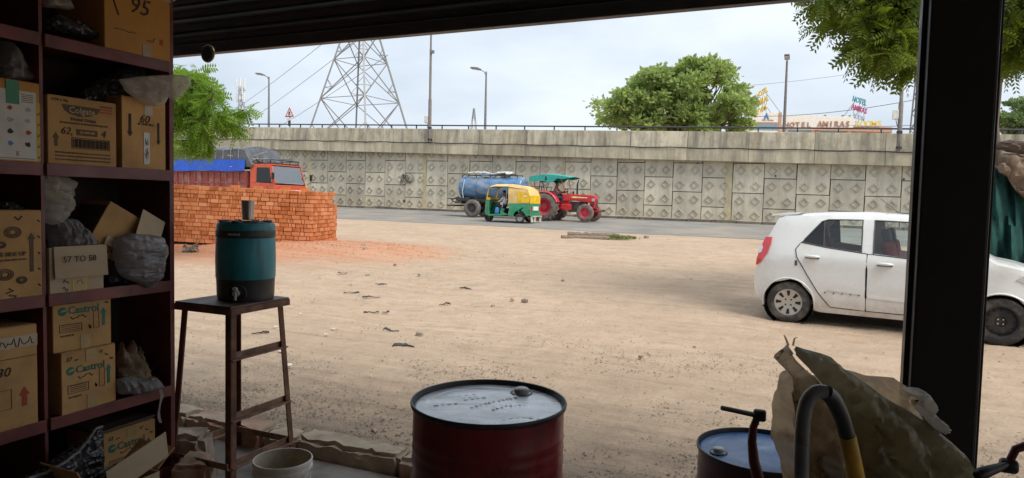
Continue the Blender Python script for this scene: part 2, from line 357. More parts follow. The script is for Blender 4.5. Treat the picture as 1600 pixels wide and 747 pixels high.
M['ground'] = ground_mat(); M['brick'] = brickmat()
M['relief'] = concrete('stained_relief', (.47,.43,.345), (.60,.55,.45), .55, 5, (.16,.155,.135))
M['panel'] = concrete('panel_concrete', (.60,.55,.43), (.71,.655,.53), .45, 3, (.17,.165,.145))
M['parapet'] = concrete('parapet_concrete', (.54,.48,.355), (.64,.58,.45), .78, 9, (.10,.092,.075), .45)
M['ledge'] = concrete('ledge_concrete', (.52,.46,.335), (.62,.555,.415), .62, 15, (.13,.12,.095), .4)
M['asphalt'] = PM('asphalt', (.235,.225,.21), .9, var=.2, scale=.6, bmp=.5, bscale=30, dirt=(.36,.29,.21), damt=.6, dscale=.35, spec=.2)
M['kerb'] = PM('kerb_stone', (.13,.12,.105), .9, var=.3, dirt=(.35,.28,.2), damt=.7, dscale=1.2)
M['dust'] = PM('road_dust', (.42,.34,.25), .95, var=.2, scale=2, bmp=.5, bscale=14)
M['dark_metal'] = PM('dark_metal', (.05,.05,.052), .5, .4)
M['rail'] = PM('rail_paint', (.055,.052,.06), .5, .2, rnd=.2)
M['lamp_pole'] = PM('galvanised_pole', (.23,.22,.22), .5, .5)
M['pole_brown'] = PM('weathered_pole', (.19,.165,.15), .7)
M['lamp_white'] = PM('lamp_lens', (.75,.75,.72), .3)
M['steel_grey'] = PM('lattice_steel', (.27,.27,.27), .6, .5, bmp=0)
M['white'] = PM('white_paint', (.78,.78,.76), .5); M['sign_red'] = PM('sign_red', (.6,.04,.03), .4); M['black'] = PM('black_paint', (.015,.015,.016), .45)
M['brown_facade'] = PM('brown_facade', (.46,.27,.18), .8); M['cream'] = PM('cream_facade', (.72,.69,.63), .8)
M['letter_brown'] = PM('letter_brown', (.42,.22,.15), .5); M['letter_yellow'] = PM('letter_yellow', (.72,.5,.04), .5)
M['letter_teal'] = PM('letter_teal', (.05,.25,.28), .5); M['letter_mag'] = PM('letter_magenta', (.4,.06,.16), .5); M['letter_grey'] = PM('letter_grey', (.35,.38,.42), .5)
M['logo_blue'] = PM('logo_blue', (.05,.2,.5), .4); M['far_glass'] = PM('far_window', (.18,.28,.34), .15)
M['bark'] = PM('bark', (.14,.105,.08), .95, var=.4, scale=9, bmp=1, bscale=16, stretch=(1,1,.25)); M['twig'] = PM('twig_bark', (.10,.075,.05), .9, bmp=0)
M['leaf_neem'] = leafmat('neem_leaf', (.035,.08,.012), (.16,.21,.022), .42); M['leaf_far'] = leafmat('hazed_broad_leaf', (.17,.25,.085), (.36,.46,.19), .5)  # broad leaf lightened: distance haze put into its colour
M['leaf_fine'] = leafmat('fine_leaf', (.05,.14,.015), (.22,.36,.045), .45); M['leaf_pale'] = leafmat('haze_toned_leaf', (.13,.19,.09), (.2,.29,.14), .4)  # far tree's leaf paled, the haze painted into its greens
M['leaf_weed'] = leafmat('weed_leaf', (.12,.17,.05), (.22,.26,.10), .3)
# ------------------------------------------------------------------ ground, road, kerb
def seg(a, b, n): return list(np.linspace(a, b, n, endpoint=False))
xs = seg(-600,-60,14)+seg(-60,-26,30)+seg(-26,12,240)+seg(12,60,30)+list(np.linspace(60,600,12))
ys = seg(-60,3,14)+seg(3,18,130)+seg(18,26,30)+seg(26,37,12)+seg(37,120,10)+list(np.linspace(120,1600,10))
vs = []
for x in xs:
    for y in ys:
        z = gz(x, y)
        if y > 3.6 and y < 24.8 and -26 < x < 12:
            f = sm((y-3.6)/.5)*sm((24.8-y)/1.5)
            z += f*(.012*noise.noise(Vector((x*1.3, y*1.3, 0)))+.014*noise.noise(Vector((x*3.7, y*3.7, 4)))+.008*noise.noise(Vector((x*8, y*8, 9))))
            # wheel ruts sweeping across the yard
            for k, (cx, cy, rr) in enumerate(((-22, 2, 16.2), (-22, 2, 17.6), (8, 24, 18.0), (8, 24, 19.4), (-1, 40, 30), (-1, 40, 31.4))):
                d = abs(math.hypot(x-cx, y-cy)-rr)
                if d < .3: z -= f*.022*math.cos(d/.3*PI/2)
        vs.append((x, y, z))
ny = len(ys); me = bpy.data.meshes.new('ground')
me.from_pydata(vs, [], [(i*ny+j, (i+1)*ny+j, (i+1)*ny+j+1, i*ny+j+1) for i in range(len(xs)-1) for j in range(ny-1)])
me.polygons.foreach_set('use_smooth', [True]*len(me.polygons))
struct(link('ground', me, M['ground']), 'pale sandy yard and open ground')
mb = MB(); rx = seg(-300,-60,20)+seg(-60,30,150)+list(np.linspace(30,300,20)); vs = []
for x in rx:
    e = 25.5+.7*noise.noise(Vector((x*.22, 1, 0)))+.25*noise.noise(Vector((x*.9, 5, 0)))
    for y in (e, 27, 29, 31, 33, 35.2): vs.append((x, y, road_z(x, y)+.008))
mb.add(vs, [(i*6+j, (i+1)*6+j, (i+1)*6+j+1, i*6+j+1) for i in range(len(rx)-1) for j in range(5)])
struct(mb.build('road', M['asphalt']), 'grey dusty asphalt road along the flyover')
mb = MB(); vs = []
rx2 = [-300]+list(np.arange(-60, 31, 1.5))+[300]
for x in rx2:
    vs += [(x, 35.44, road_z(x, 36)+.105), (x, 36.3, road_z(x, 36)+.12+.05*noise.noise(Vector((x*.4, 0, 0))))]
mb.add(vs, [(2*i, 2*i+2, 2*i+3, 2*i+1) for i in range(len(rx2)-1)])
verge = struct(mb.build('pavement', M['dust']), 'dusty strip at the foot of the flyover wall')
kerb = bpy.data.objects.new('kerb', None); COL.objects.link(kerb); struct(kerb, 'dark kerb stones along the far road edge')
for i in range(58):
    x = -52+i*1.2; z = road_z(x, 35.3); h = .14+.02*random.uniform(-1, 1)
    MB().box((0,0,0), (1.17, .26, .5)).build('kerb_stone', M['kerb'], kerb, bevel=.02, loc=(x, 35.32+random.uniform(-.02,.02), z+h-.25), rot=(0, R(.6)+random.uniform(-.008,.008), random.uniform(-.01,.01)))

# ------------------------------------------------------------------ flyover
WY = 36.2
def ptop(x): return 5.28 - .031*x          # top of parapet
fly = thing('flyover', 'long concrete flyover ramp with diamond-patterned retaining wall panels', 'flyover', (0, WY, 0))
def panel_mesh(rows):
    mb = MB(); w, h, t = 1.462, .75*rows-.04, .16
    mb.box((0, t/2, h/2), (w, t, h)); nf0 = len(mb.f)
    for i in (-1, 1):
        for r in range(rows):
            cx, cz = i*.375, .375-.013+.75*r; o, n_ = .24, .15
            ring = [(1,0),(0,1),(-1,0),(0,-1)]
            vs = [(cx+a*o, -.002, cz+b*o) for a, b in ring]+[(cx+a*(o-.02), -.055, cz+b*(o-.02)) for a, b in ring]+[(cx+a*(n_+.012), -.055, cz+b*(n_+.012)) for a, b in ring]+[(cx+a*n_, -.004, cz+b*n_) for a, b in ring]
            fs = [(4*k+j, 4*k+(j+1)%4, 4*k+4+(j+1)%4, 4*k+4+j) for k in range(3) for j in range(4)]+[(12,13,14,15)]
            mb.add(vs, fs)
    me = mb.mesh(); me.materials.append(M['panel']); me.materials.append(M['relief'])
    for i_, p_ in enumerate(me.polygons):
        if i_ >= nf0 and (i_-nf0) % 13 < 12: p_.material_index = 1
    return me
PMS = {1: panel_mesh(1), 2: panel_mesh(2)}
for c in range(-35, 9):
    x = c*1.5; base = road_z(x, 36)+.02; z = base; top = ptop(x)-.9
    seq = [2, 2, 2] if c % 2 == 0 else [1, 2, 2, 2]
    for rws in seq:
        if z > top-.35: break
        if z + .75*rws > top+.35: rws = 1
        o = link('wall_panel', PMS[rws], None, fly, (x, random.uniform(-.014, .014), z), (0, R(.75)+random.uniform(-.003,.003), 0)); z += .75*rws
mb = MB()
mb.add([(-54,.17,0),(14,.17,0),(14,9,0),(-54,9,0),(-54,.17,ptop(-54)-.75),(14,.17,ptop(14)-.75),(14,9,ptop(14)-.75),(-54,9,ptop(-54)-.75)], [(0,3,2,1),(4,5,6,7),(0,1,5,4),(1,2,6,5),(2,3,7,6),(3,0,4,7)])
mb.build('embankment', M['kerb'], fly)
for i in range(23):       # edge beam and parapet in cast lengths
    x0 = -54+i*3.0; x1 = x0+3.0
    def slab(g, y0, y1, d0, d1, lean=0):
        m = MB(); a, b = x0+g, x1-g
        m.add([(a,y0,ptop(a)+d0),(b,y0,ptop(b)+d0),(b,y1,ptop(b)+d0),(a,y1,ptop(a)+d0),(a,y0+lean,ptop(a)+d1),(b,y0+lean,ptop(b)+d1),(b,y1,ptop(b)+d1),(a,y1,ptop(a)+d1)], [(0,3,2,1),(4,5,6,7),(0,1,5,4),(1,2,6,5),(2,3,7,6),(3,0,4,7)]); return m
    slab(.008, -.42, .6, -1.5, -.9).build('edge_beam', M['ledge'], fly, bevel=.015)
    slab(.012, -.30, .02, -.9, 0, .06).build('parapet_slab', M['parapet'], fly, bevel=.02)
M['ochre'] = PM('ochre_stain', (.50,.43,.26), .95, var=.2, scale=3, dirt=(.42,.38,.28), damt=.7, dscale=2); M['graffiti'] = PM('black_graffiti', (.08,.08,.08), .9, bmp=0)
for px, wd_ in ((483, .24), (663, .26), (1138, .34), (880, .16)):
    q = atY(px, 300, WY); zb = road_z(q.x, 36)+.05; MB().b2(q.x-wd_/2, q.x+wd_/2, -.022, -.017, zb, ptop(q.x)-1.52).build('paint_strip', M['ochre'], fly)
q = atY(635, 280, WY)
for k in range(5): MB().tube([(q.x+.45*math.cos(t_*1.0+k*2)*(.5+.1*k)+.1*k-.2, -.062, q.z-.1+.28*math.sin(t_*1.35+k)+.05*k) for t_ in np.linspace(0, 6, 26)], .013, 4).build('graffiti', M['graffiti'], fly)
for px, py, r_ in ((632, 314, .09), (1212, 275, .05), (1412, 280, .05), (1090, 255, .05)):
    q = atY(px, py, WY); MB().lathe([(r_,-.035),(.001,-.036)], 12, (q.x, 0, q.z), 'Y', False, False).build('drain_hole', M['graffiti'], fly)
MB().tube([(x, -.43+.02*math.sin(x), ptop(x)-.86-.02*math.sin(x*2.1)) for x in np.arange(-54, 14, .8)], .028, 6).build('cable_pipe', M['dark_metal'], fly)
rail = MB().tube([(-54, -.12, ptop(-54)+.22), (14, -.12, ptop(14)+.22)], .04, 8).build('handrail', M['rail'], fly)
for i in range(37):
    x = -53+i*1.8
    MB().bar((x, -.12, ptop(x)-.02), (x, -.12, ptop(x)+.21), .06).build('rail_post', M['rail'], rail)
mb = MB(); mb.add([(-54,9,ptop(-54)-.74),(14,9,ptop(14)-.74),(14,9.3,ptop(14)-.74),(-54,9.3,ptop(-54)-.74),(-54,9,ptop(-54)-.02),(14,9,ptop(14)-.02),(14,9.3,ptop(14)-.02),(-54,9.3,ptop(-54)-.02)], [(0,3,2,1),(4,5,6,7),(0,1,5,4),(1,2,6,5),(2,3,7,6),(3,0,4,7)])
mb.build('far_parapet', M['parapet'], fly)

# ------------------------------------------------------------------ the dark shop the photograph is taken from
M['plaster'] = PM('grimy_plaster', (.55,.50,.43), .9, dirt=(.04,.036,.03), damt=.7); M['ceiling'] = PM('sooty_ceiling', (.32,.30,.28), .9)
M['concrete_floor'] = PM('shop_concrete', (.30,.27,.235), .85, dirt=(.09,.075,.06), damt=.7, dscale=2.5, bmp=.4, bscale=25)
M['lintel'] = PM('black_lintel', (.03,.03,.03), .7); M['shutter'] = PM('shutter_steel', (.055,.055,.06), .45, .5, dirt=(.09,.08,.07), damt=.5, dscale=6, stretch=(.3,1,1)); M['post'] = PM('black_steel_post', (.018,.017,.017), .55, .2)
struct(MB().b2(-4.9, 5.0, -4.2, 3.30, -.15, .03).build('floor', M['concrete_floor']), 'worn concrete shop floor')
struct(MB().b2(-4.9, 5.0, -4.2, 3.30, 3.25, 3.45).build('ceiling', M['ceiling']))
struct(MB().b2(-4.9, 5.0, -4.4, -4.2, -.15, 3.45).build('wall_back', M['plaster']))
struct(MB().b2(-5.1, -4.9, -4.4, 3.30, -.15, 3.45).build('wall_left', M['plaster']))
wr = struct(MB().b2(5.0, 5.2, -4.4, -1.0, -.15, 3.45).build('wall_right', M['plaster'])); MB().b2(5.0, 5.2, -.999, 3.30, 2.7, 3.45).build('added_side_lintel', M['plaster'], wr)  # wall cut short, lintel added: unseen opening that lets light onto the shelf
struct(MB().b2(-5.1, 5.2, 3.55, 3.72, 2.98, 3.45).build('lintel', M['lintel']))
def shutter(x0, x1, label, ring=None):
    s = thing('roller_shutter', label, 'shutter', ((x0+x1)/2, 3.43, 2.60)); h = (x1-x0)/2
    for i in range(7):
        prof = []
        z0 = .075+i*.092
        for k in range(7):
            t = k/6; prof.append((-.022*math.sin(t*PI)-.004, z0+t*.0915))
        prof += [(.006, z0+.0915), (.006, z0)]
        MB().prism(prof, -h, h, 'X').build('slat', M['shutter'], s, smooth=35, loc=(0, random.uniform(-.0015, .0015), 0))
    MB().b2(-h, h, .008, .012, .07, .74).build('light_block_sheet', M['shutter'], s)  # added hidden sheet that blocks light leaking between the slats
    MB().b2(-h, h, -.03, .03, 0, .072).build('bottom_rail', M['shutter'], s, bevel=.006)
    if ring is not None:
        q = MB().tube([(.052*math.cos(a), -.035, .052*math.sin(a)) for a in np.linspace(0, 2*PI, 28, endpoint=False)], .009, 8, closed=True).build('lock_ring', M['ring'], s, loc=(ring[0]-(x0+x1)/2, 0, ring[1]-2.60))
        MB().lathe([(.046,-.02),(.046,-.008)], 24, (0,-.03,0), 'Y').build('lock_plate', M['shutter'], q)
M['ring'] = PM('worn_brass', (.34,.27,.16), .4, .8)
rg = atY(326, 84, 3.40)
shutter(-4.6, .44, 'black corrugated roller shutter half rolled up above the wide opening', (rg.x, rg.z))
pL, pR = atY(1434, 373, 3.33), atY(1545, 373, 3.33)
post = thing('steel_post', 'black square steel post standing between the two shop openings', 'post', ((pL.x+pR.x)/2, 3.44, 0)); hw = (pR.x-pL.x)/2
MB().b2(-hw, hw, -.11, .11, -.02, 3.3).build('column', M['post'], post, bevel=.012)
for s_ in (-1, 1): MB().b2(s_*(hw+.001), s_*(hw+.02), -.045, .045, .03, 3.0).build('guide_channel', M['post'], post, bevel=.003)
shutter(pR.x+.03, 4.6, 'black corrugated roller shutter above the narrow opening beside the post')

# raised rubble threshold along the shop edge
M['plaster_ledge'] = PM('cracked_cement', (.46,.37,.27), .95, var=.25, scale=4, bmp=.8, bscale=18, dirt=(.25,.17,.11), damt=.7, dscale=4)
M['stone'] = PM('rubble_stone', (.37,.29,.22), .95, var=.4, scale=7, bmp=1, bscale=18, rnd=.2, dirt=(.2,.15,.11), damt=.6)
M['old_brick'] = PM('old_brick', (.38,.21,.14), .95, var=.3, scale=8, bmp=.8, bscale=25, rnd=.2, dirt=(.44,.35,.26), damt=.95, dscale=5, dlo=.38, dhi=.58)
def rough_block(sz, seed, amp=.025, cuts=3, freq=9):
    bm = bmesh.new(); bmesh.ops.create_cube(bm, size=1); bmesh.ops.scale(bm, vec=sz, verts=bm.verts)
    bmesh.ops.bevel(bm, geom=bm.edges[:], offset=min(sz)*.16, segments=2, affect='EDGES')
    st_ = max(min(sz)/5, max(sz)/40)
    for ax in range(3):
        for k in range(1, int(sz[ax]/st_)+1):
            no = [0,0,0]; no[ax] = 1; co = [0,0,0]; co[ax] = -sz[ax]/2+k*st_; bmesh.ops.bisect_plane(bm, geom=bm.verts[:]+bm.edges[:]+bm.faces[:], plane_co=co, plane_no=no)
    for v in bm.verts:
        o = Vector((seed*5.3, seed, 0)); d = noise.noise_vector(v.co*freq+o)*amp + noise.noise_vector(v.co*freq*2.6+o)*amp*.6 + noise.noise_vector(v.co*freq*6+o)*amp*.35; v.co += d
    me = bpy.data.meshes.new('b'); bm.to_mesh(me); bm.free(); me.polygons.foreach_set('use_smooth', [True]*len(me.polygons)); me.set_sharp_from_angle(angle=R(38)); return me
th = thing('shop_threshold', 'broken cement-capped brick threshold along the shop edge', 'threshold', (0, 3.40, 0))
x = -4.7; k = 0
while x < .2:
    l = random.uniform(.5, 1.3) if k % 3 else random.uniform(.2, .3); k += 1
    mt = M['old_brick'] if k % 3 == 0 else M['plaster_ledge']; hgt = random.uniform(.145, .165)
    o = link('threshold_block', rough_block((l, random.uniform(.19,.22), hgt), k, .020, 3, 9), mt, th, (x+l/2, random.uniform(-.012,.012), hgt/2-.02), (0, 0, random.uniform(-.02, .02))); x += l+.005
for (px, py, sx, sy, sz, lab, mt) in ((296, 700, .24, .2, .22, 'large rough rubble stone against the threshold behind the wooden stool', 'stone'), (305, 735, .2, .16, .13, 'small broken brick lump on the floor below the rubble stone', 'old_brick'), (318, 690, .1, .09, .09, 'small stone chip lying beside the larger rubble stone', 'stone')):
    p = atZ(px, py, .03+sz/2); p.y = min(p.y, 3.13)
    tag(link('rubble_stone', rough_block((sx, sy, sz), px, .03, 3, 6), M[mt], None, (p.x, p.y, .02+sz/2), (0, 0, .4)), lab, 'stone')
# ------------------------------------------------------------------ lamps and poles on the flyover
def lamp(name, label, base, top, arm, head_dir, mat_='lamp_pole', double=False):
    t = thing(name, label, 'street lamp', base); h = top-base.z
    MB().lathe([(.13,0),(.13,.05),(.10,.06),(.085,h*.4),(.055,h)], 10).build('pole', M[mat_], t, smooth=40)
    MB().box((0,0,.35),(.24,.2,.5)).build('base_box', M[mat_], t, bevel=.02)
    d = Vector(head_dir)
    if arm > 0:
        MB().tube([(0,0,h-.25), d*arm*.3+Vector((0,0,h)), d*arm+Vector((0,0,h+.18))], .035, 6).build('arm', M[mat_], t)
    e = d*(arm+.25)+Vector((0,0,h+.2)); a = math.atan2(d.y, d.x)
    hd = MB().prism([(-.4,.02),(-.1,.1),(.3,.06),(.38,-.02),(-.38,-.06)], -.14, .14, 'Y').build('lamp_head', M[mat_], t, bevel=.02, loc=e, rot=(0, R(-8), a))
    MB().box((.02,0,-.065),(.5,.2,.03)).build('lens', M['lamp_white'], hd)
for px, pyb, pyt, lab in ((420, 196, 120, 'single-arm street lamp on the flyover beside the triangular warning sign'), (758, 202, 112, 'single-arm street lamp on the flyover, right of the big pylon')):
    b = atY(px, pyb, 42.5); tp = atY(px+1, pyt, 42.5); b.z = ptop(b.x)-.8
    lamp('street_lamp', lab, b, tp.z, .55, (-.88, -.3, 0))
b = atY(1225, 205, 42.5); tp = atY(1227, 96, 42.5); b.z = ptop(b.x)-.8
lamp('street_lamp', 'brown street lamp with end-on head before the hotel roof sign', b, tp.z, .05, (0, -1, 0), 'pole_brown')
def mast(px, pyb, z1, lab, boxz):
    b = atY(px, pyb, WY-.52); t = thing('utility_pole', lab, 'pole', (b.x, b.y, b.z)); h = z1-b.z
    MB().lathe([(.10,0),(.10,h*.3),(.075,h*.31),(.07,h*.65),(.055,h*.66),(.05,h)], 12).build('pole', M['pole_brown'], t, smooth=40)
    for z in (.1, .8): MB().lathe([(.125,z),(.125,z+.1)], 12).build('clamp', M['dark_metal'], t)
    MB().bar((0,.05,.15),(0,.32,.15),.08).build('bracket', M['dark_metal'], t)
    MB().box((-.2,-.02,boxz),(.24,.2,.42)).build('junction_box', M['cream'], t, bevel=.02)
    MB().tube([(-.18,0,boxz-.2),(-.12,-.05,boxz-.5),(0,-.07,boxz-.7),(0.02,-.1,0)], .015, 5).build('wire', M['dark_metal'], t)
    return t
t = mast(671, 222, 13.5, 'tall thin pole bracketed to the parapet beside the lattice pylon', 1.35)
MB().box((.12,0,5.35),(.2,.16,.18)).build('camera_unit', M['lamp_pole'], t, bevel=.02)
mast(1404, 236, 11.5, 'tall pole with a meter box rising into the neem foliage', 1.65)
b = atY(453, 200, 41); s = thing('warning_sign', 'red-bordered triangular road warning sign on a short post', 'road sign', (b.x, 41, ptop(b.x)-.75))
tz = atY(453, 180, 41).z-s.location.z
MB().tube([(0,0,0),(0,0,tz+.35)], .04, 8).build('post', M['black'], s)
def tri(r): return [(r*math.sin(a), tz+.1+r*math.cos(a)) for a in (0, 2*PI/3, 4*PI/3)]
MB().prism(tri(.50), -.07, -.05, 'Y').build('border', M['sign_red'], s); MB().prism(tri(.33), -.085, -.072, 'Y').build('face', M['white'], s)
MB().prism([(-.05,tz-.02),(.07,tz-.02),(.04,tz+.1),(.1,tz+.18),(0,tz+.3),(-.07,tz+.16)], -.095, -.087, 'Y').build('symbol', M['black'], s)
MB().box((0,-.06,tz-.32),(.5,.02,.16)).build('plate', M['white'], s); MB().box((0,-.06,tz-.62),(.2,.05,.4)).build('marker', M['black'], s)

# ------------------------------------------------------------------ lattice pylons, telecom mast, wires
def lattice(name, label, loc, rz, W, H, top, levels, w, split=True, cat='pylon'):
    t = thing(name, label, cat, loc, rz)
    def cor(i, z): a = PI/4+i*PI/2; k = (W+(top-W)*min(1, z/H))/2*1.414; return Vector((k*math.cos(a), k*math.sin(a), z))
    for i in range(4): MB().bar(cor(i,0), cor(i,H), w*2.2).build('leg', M['steel_grey'], t)
    for k in range(len(levels)-1):
        z0, z1 = levels[k], levels[k+1]
        for i in range(4):
            j = (i+1) % 4
            MB().bar(cor(i,z0), cor(j,z1), w).build('brace', M['steel_grey'], t); MB().bar(cor(j,z0), cor(i,z1), w).build('brace', M['steel_grey'], t)
            if split:
                MB().bar(cor(i,z1), cor(j,z1), w*.8).build('cross_member', M['steel_grey'], t)
                for f, (a, b) in ((.28,(i,j)),(.72,(j,i))):
                    zz = z0+(z1-z0)*.28; p = cor(a,z0).lerp(cor(b,z1), .28); q = cor(a, zz); MB().bar(p, q, w*.6).build('stay', M['steel_grey'], t)
                    q2 = cor(a, z0+(z1-z0)*.5); MB().bar(p, q2, w*.5).build('stay', M['steel_grey'], t)
    return t
pb = atD(563, 197, 80); pc = Vector((pb.x, pb.y, 0))
py = lattice('power_pylon', 'huge grey lattice power pylon towering behind the flyover', pc, R(-3), 12.3, 24, 1.3, [0, 7, 13, 17.5, 20.8, 22.6, 24], .085)
MB().bar((0,0,23.8),(0,0,34),.9).build('mast_head', M['steel_grey'], py)
for z, l in ((22.5, 4.2), (26.5, 4.6), (30.5, 3.8)):
    for sx in (-1, 1):
        MB().prism([(0,z-.1),(sx*l,z+.45),(sx*l,z+.6),(0,z+1.2),(0,z+1.0),(sx*(l-.6),z+.5),(0,z+.1)], -.07, .07, 'Y').build('cross_arm', M['steel_grey'], py)
        MB().lathe([(.05,0),(.12,.1),(.05,.2),(.12,.35),(.05,.45),(.12,.6),(.05,.7),(.12,.9),(.05,1.6)], 8, (sx*l,0,z-1.15)).build('insulator', M['dark_metal'], py)
def wire(name, label, a, b, sag, r, n=24, group=None):
    a, b = Vector(a), Vector(b); pts = [a.lerp(b, i/n)-Vector((0,0,4*sag*(i/n)*(1-i/n))) for i in range(n+1)]
    tag(MB().tube(pts, r, 5).build(name, M['wire'], None), label, 'cable', group)
M['wire'] = PM('cable', (.13,.13,.14), .6, bmp=0)
for (x0, y0, x1, y1, wn) in ((590, -2, 385, 160, 'topmost'), (597, 33, 390, 187, 'middle'), (606, 86, 425, 196, 'lowest')):
    wire('power_line', wn+' of the three power lines sloping down from the big pylon', atD(x0, y0, 80), atD(x1-70, y1+.62*70, 190), 1.0, .035, group='lines strung from the big pylon')
sp = atD(740, 203, 330); lattice('power_pylon', 'tiny far lattice pylon on the skyline beside the street lamp', (sp.x, sp.y, 0), R(10), 9, 46, .5, [0, 20, 30, 38, 46], .10, False)
rp_ = atD(1443, 206, 62); rt = lattice('telecom_tower', 'slim galvanised lattice tower half hidden by the black post', (rp_.x, rp_.y, 0), R(30), 2.1, 18, .9, list(np.arange(0, 18.1, 1.5)), .055, False, 'tower')
MB().bar((0,0,17.9),(0,0,21),.1).build('mast_head', M['steel_grey'], rt)
tm = atD(377, 190, 150); t2 = lattice('telecom_mast', 'thin cell mast with panel antennas seen through the pale sky by the leaves', (tm.x, tm.y, 0), 0, 1.6, 25.5, .7, list(np.arange(0, 25.6, 2.55)), .07, False, 'mast')
for i, (dx, dz) in enumerate(((-1.1,23),(1.1,23),(-1.2,26),(1.2,26),(-.1,26.3),(.6,24.5))): MB().box((dx,-.3,dz),(.35,.2,2.0)).build('antenna', M['lamp_white'], t2)
for dz in (22.5, 24.5): MB().bar((-1.3,0,dz),(1.3,0,dz),.08).build('support_arm', M['steel_grey'], t2)
wire('overhead_wire', 'overhead wire crossing the sky before the hotel sign', atD(1175, 182, 75), atD(1500, 141, 62), .6, .03)
wire('overhead_wire', 'faint overhead wire crossing the sky beside the neem tree', atD(1100, 138, 140), atD(1520, 82, 120), 1.0, .03)
wire('overhead_wire', 'low overhead wire running behind the black post to the lattice tower', atD(1330, 196, 75), atD(1500, 187, 60), .3, .03)

# ------------------------------------------------------------------ hotel beyond the flyover
HD = 100
h0 = atD(1180, 206, HD); ht = thing('hotel_building', 'pale hotel block with brown trim and lettered roof band behind the flyover', 'building', (h0.x, h0.y, 0), AL)
sc_ = HD/FPX
def hx(px): return (px-1180)*sc_
def hz(py, px=1280): return atD(px, py, HD).z
MB().b2(hx(1170), hx(1392), .2, 14, 0, hz(196)).build('wall', M['cream'], ht)
MB().b2(hx(1222), hx(1331), -.12, .18, hz(203), hz(181)).build('sign_band', M['cream'], ht, bevel=.03)
MB().b2(hx(1331.3), hx(1391), -.1, .18, hz(206), hz(196.5)).build('cornice', M['brown_facade'], ht)
MB().add([(hx(1262),-.2,hz(203.5)),(hx(1391),-.2,hz(204.5)),(hx(1391),-.2,hz(197.2)),(hx(1331),-.2,hz(198.5)),(hx(1262),-.13,hz(202.4)),(hx(1391),-.13,hz(204.5)),(hx(1391),-.13,hz(197.2)),(hx(1331),-.13,hz(198.5))], [(0,1,2,3),(0,1,5,4),(3,2,6,7),(1,2,6,5),(4,5,6,7),(0,3,7,4)]).build('trim', M['brown_facade'], ht)
for px in (1276, 1321, 1377): MB().b2(hx(px-2.5), hx(px+2.5), -.05, .18, 0, hz(204)).build('pilaster', M['brown_facade'], ht)
for px in (1250, 1299, 1349): MB().b2(hx(px-18), hx(px+18), .1, .19, hz(214), hz(205)).build('window', M['far_glass'], ht)
tw = MB().b2(hx(1170), hx(1217), -.6, .19, 0, hz(178.5)).build('tower_block', M['cream'], ht)
MB().b2(hx(1213), hx(1217.4), -.68, -.605, 0, hz(178)).build('tower_edge', M['brown_facade'], tw)
MB().b2(hx(1170), hx(1212.5), -.66, -.605, hz(195.5), hz(193.3)).build('tower_band', M['brown_facade'], tw)
MB().b2(hx(1176), hx(1212), -.64, -.605, hz(206), hz(196)).build('tower_window', M['far_glass'], tw)
lx, lz = hx(1194), hz(184)
MB().prism([(lx-.42,lz-.45),(lx-.16,lz-.45),(lx,lz-.1),(lx+.16,lz-.45),(lx+.42,lz-.45),(lx,lz+.5)], -.66, -.61, 'Y').build('logo', M['logo_blue'], tw)
for dx, w_ in ((-.55,.5),(.25,.8)): MB().b2(lx+dx-.1, lx+dx+w_, -.65, -.606, hz(190.9), hz(189.6)).build('sign_line', M['letter_brown'], tw)
for i, ch in enumerate('HOTEL AMIRAS'):
    if ch != ' ':
        px = 1227.5+ (1322-1227.5)*i/11
        text(ch, 1.05 if i < 5 else 1.18, M['letter_brown'], ht, front(hx(px), hz(196.6-.19*i-(1.0 if i > 5 else 0)), -.2), 'letter', .06, .012, xs=.95)
for i, ch in enumerate('ROOMS'): text(ch, 1.15, M['letter_yellow'], ht, front(hx(1336.5+8.6*i), hz(193.2-.35*i), -.2), 'letter', .06, .02, xs=1.05)
for px in (1284, 1311, 1322): MB().bar((hx(px),.3,hz(182)), (hx(px)+.4,-.1,hz(179.5)), .30, .1).build('flood_light', M['lamp_pole'], ht)
def roof_sign(name, lab, px, mats, pys, sizes, yaw, tilt, pole_y):
    p = atD(px, pole_y, HD+2); r = thing(name, lab, 'roof sign', p, AL+yaw)
    for wd, mt, py_, sz in zip(('HOTEL','AMIRAS','ROOM'), mats, pys, sizes): text(wd, sz, M[mt], r, front(0, atD(px, py_, HD+2).z-p.z, -.06, tilt), 'sign_word', .05, .02, xs=.8)
    h = atD(px, pys[0]-4, HD+2).z-p.z
    for dx in (-1.0, .1, 1.1): MB().bar((dx,.02,0),(dx,.02,h),.05).build('strut', M['steel_grey'], r)
    for dx in (-1.0, 1.1): MB().bar((dx,.05,h*.8),(dx,2.6,0),.06).build('stay', M['steel_grey'], r)
    return r
roof_sign('roof_sign', 'free-standing roof sign with teal, magenta and grey letter rows', 1341, ('letter_teal','letter_mag','letter_grey'), (158, 171, 184), (1.15, 1.15, 1.0), R(22), R(-10), 190)
roof_sign('roof_sign', 'free-standing roof sign with three slanting rows of yellow letters', 1190, ('letter_yellow',)*3, (145, 159, 172), (1.15, 1.25, 1.1), R(-78), R(12), 179)

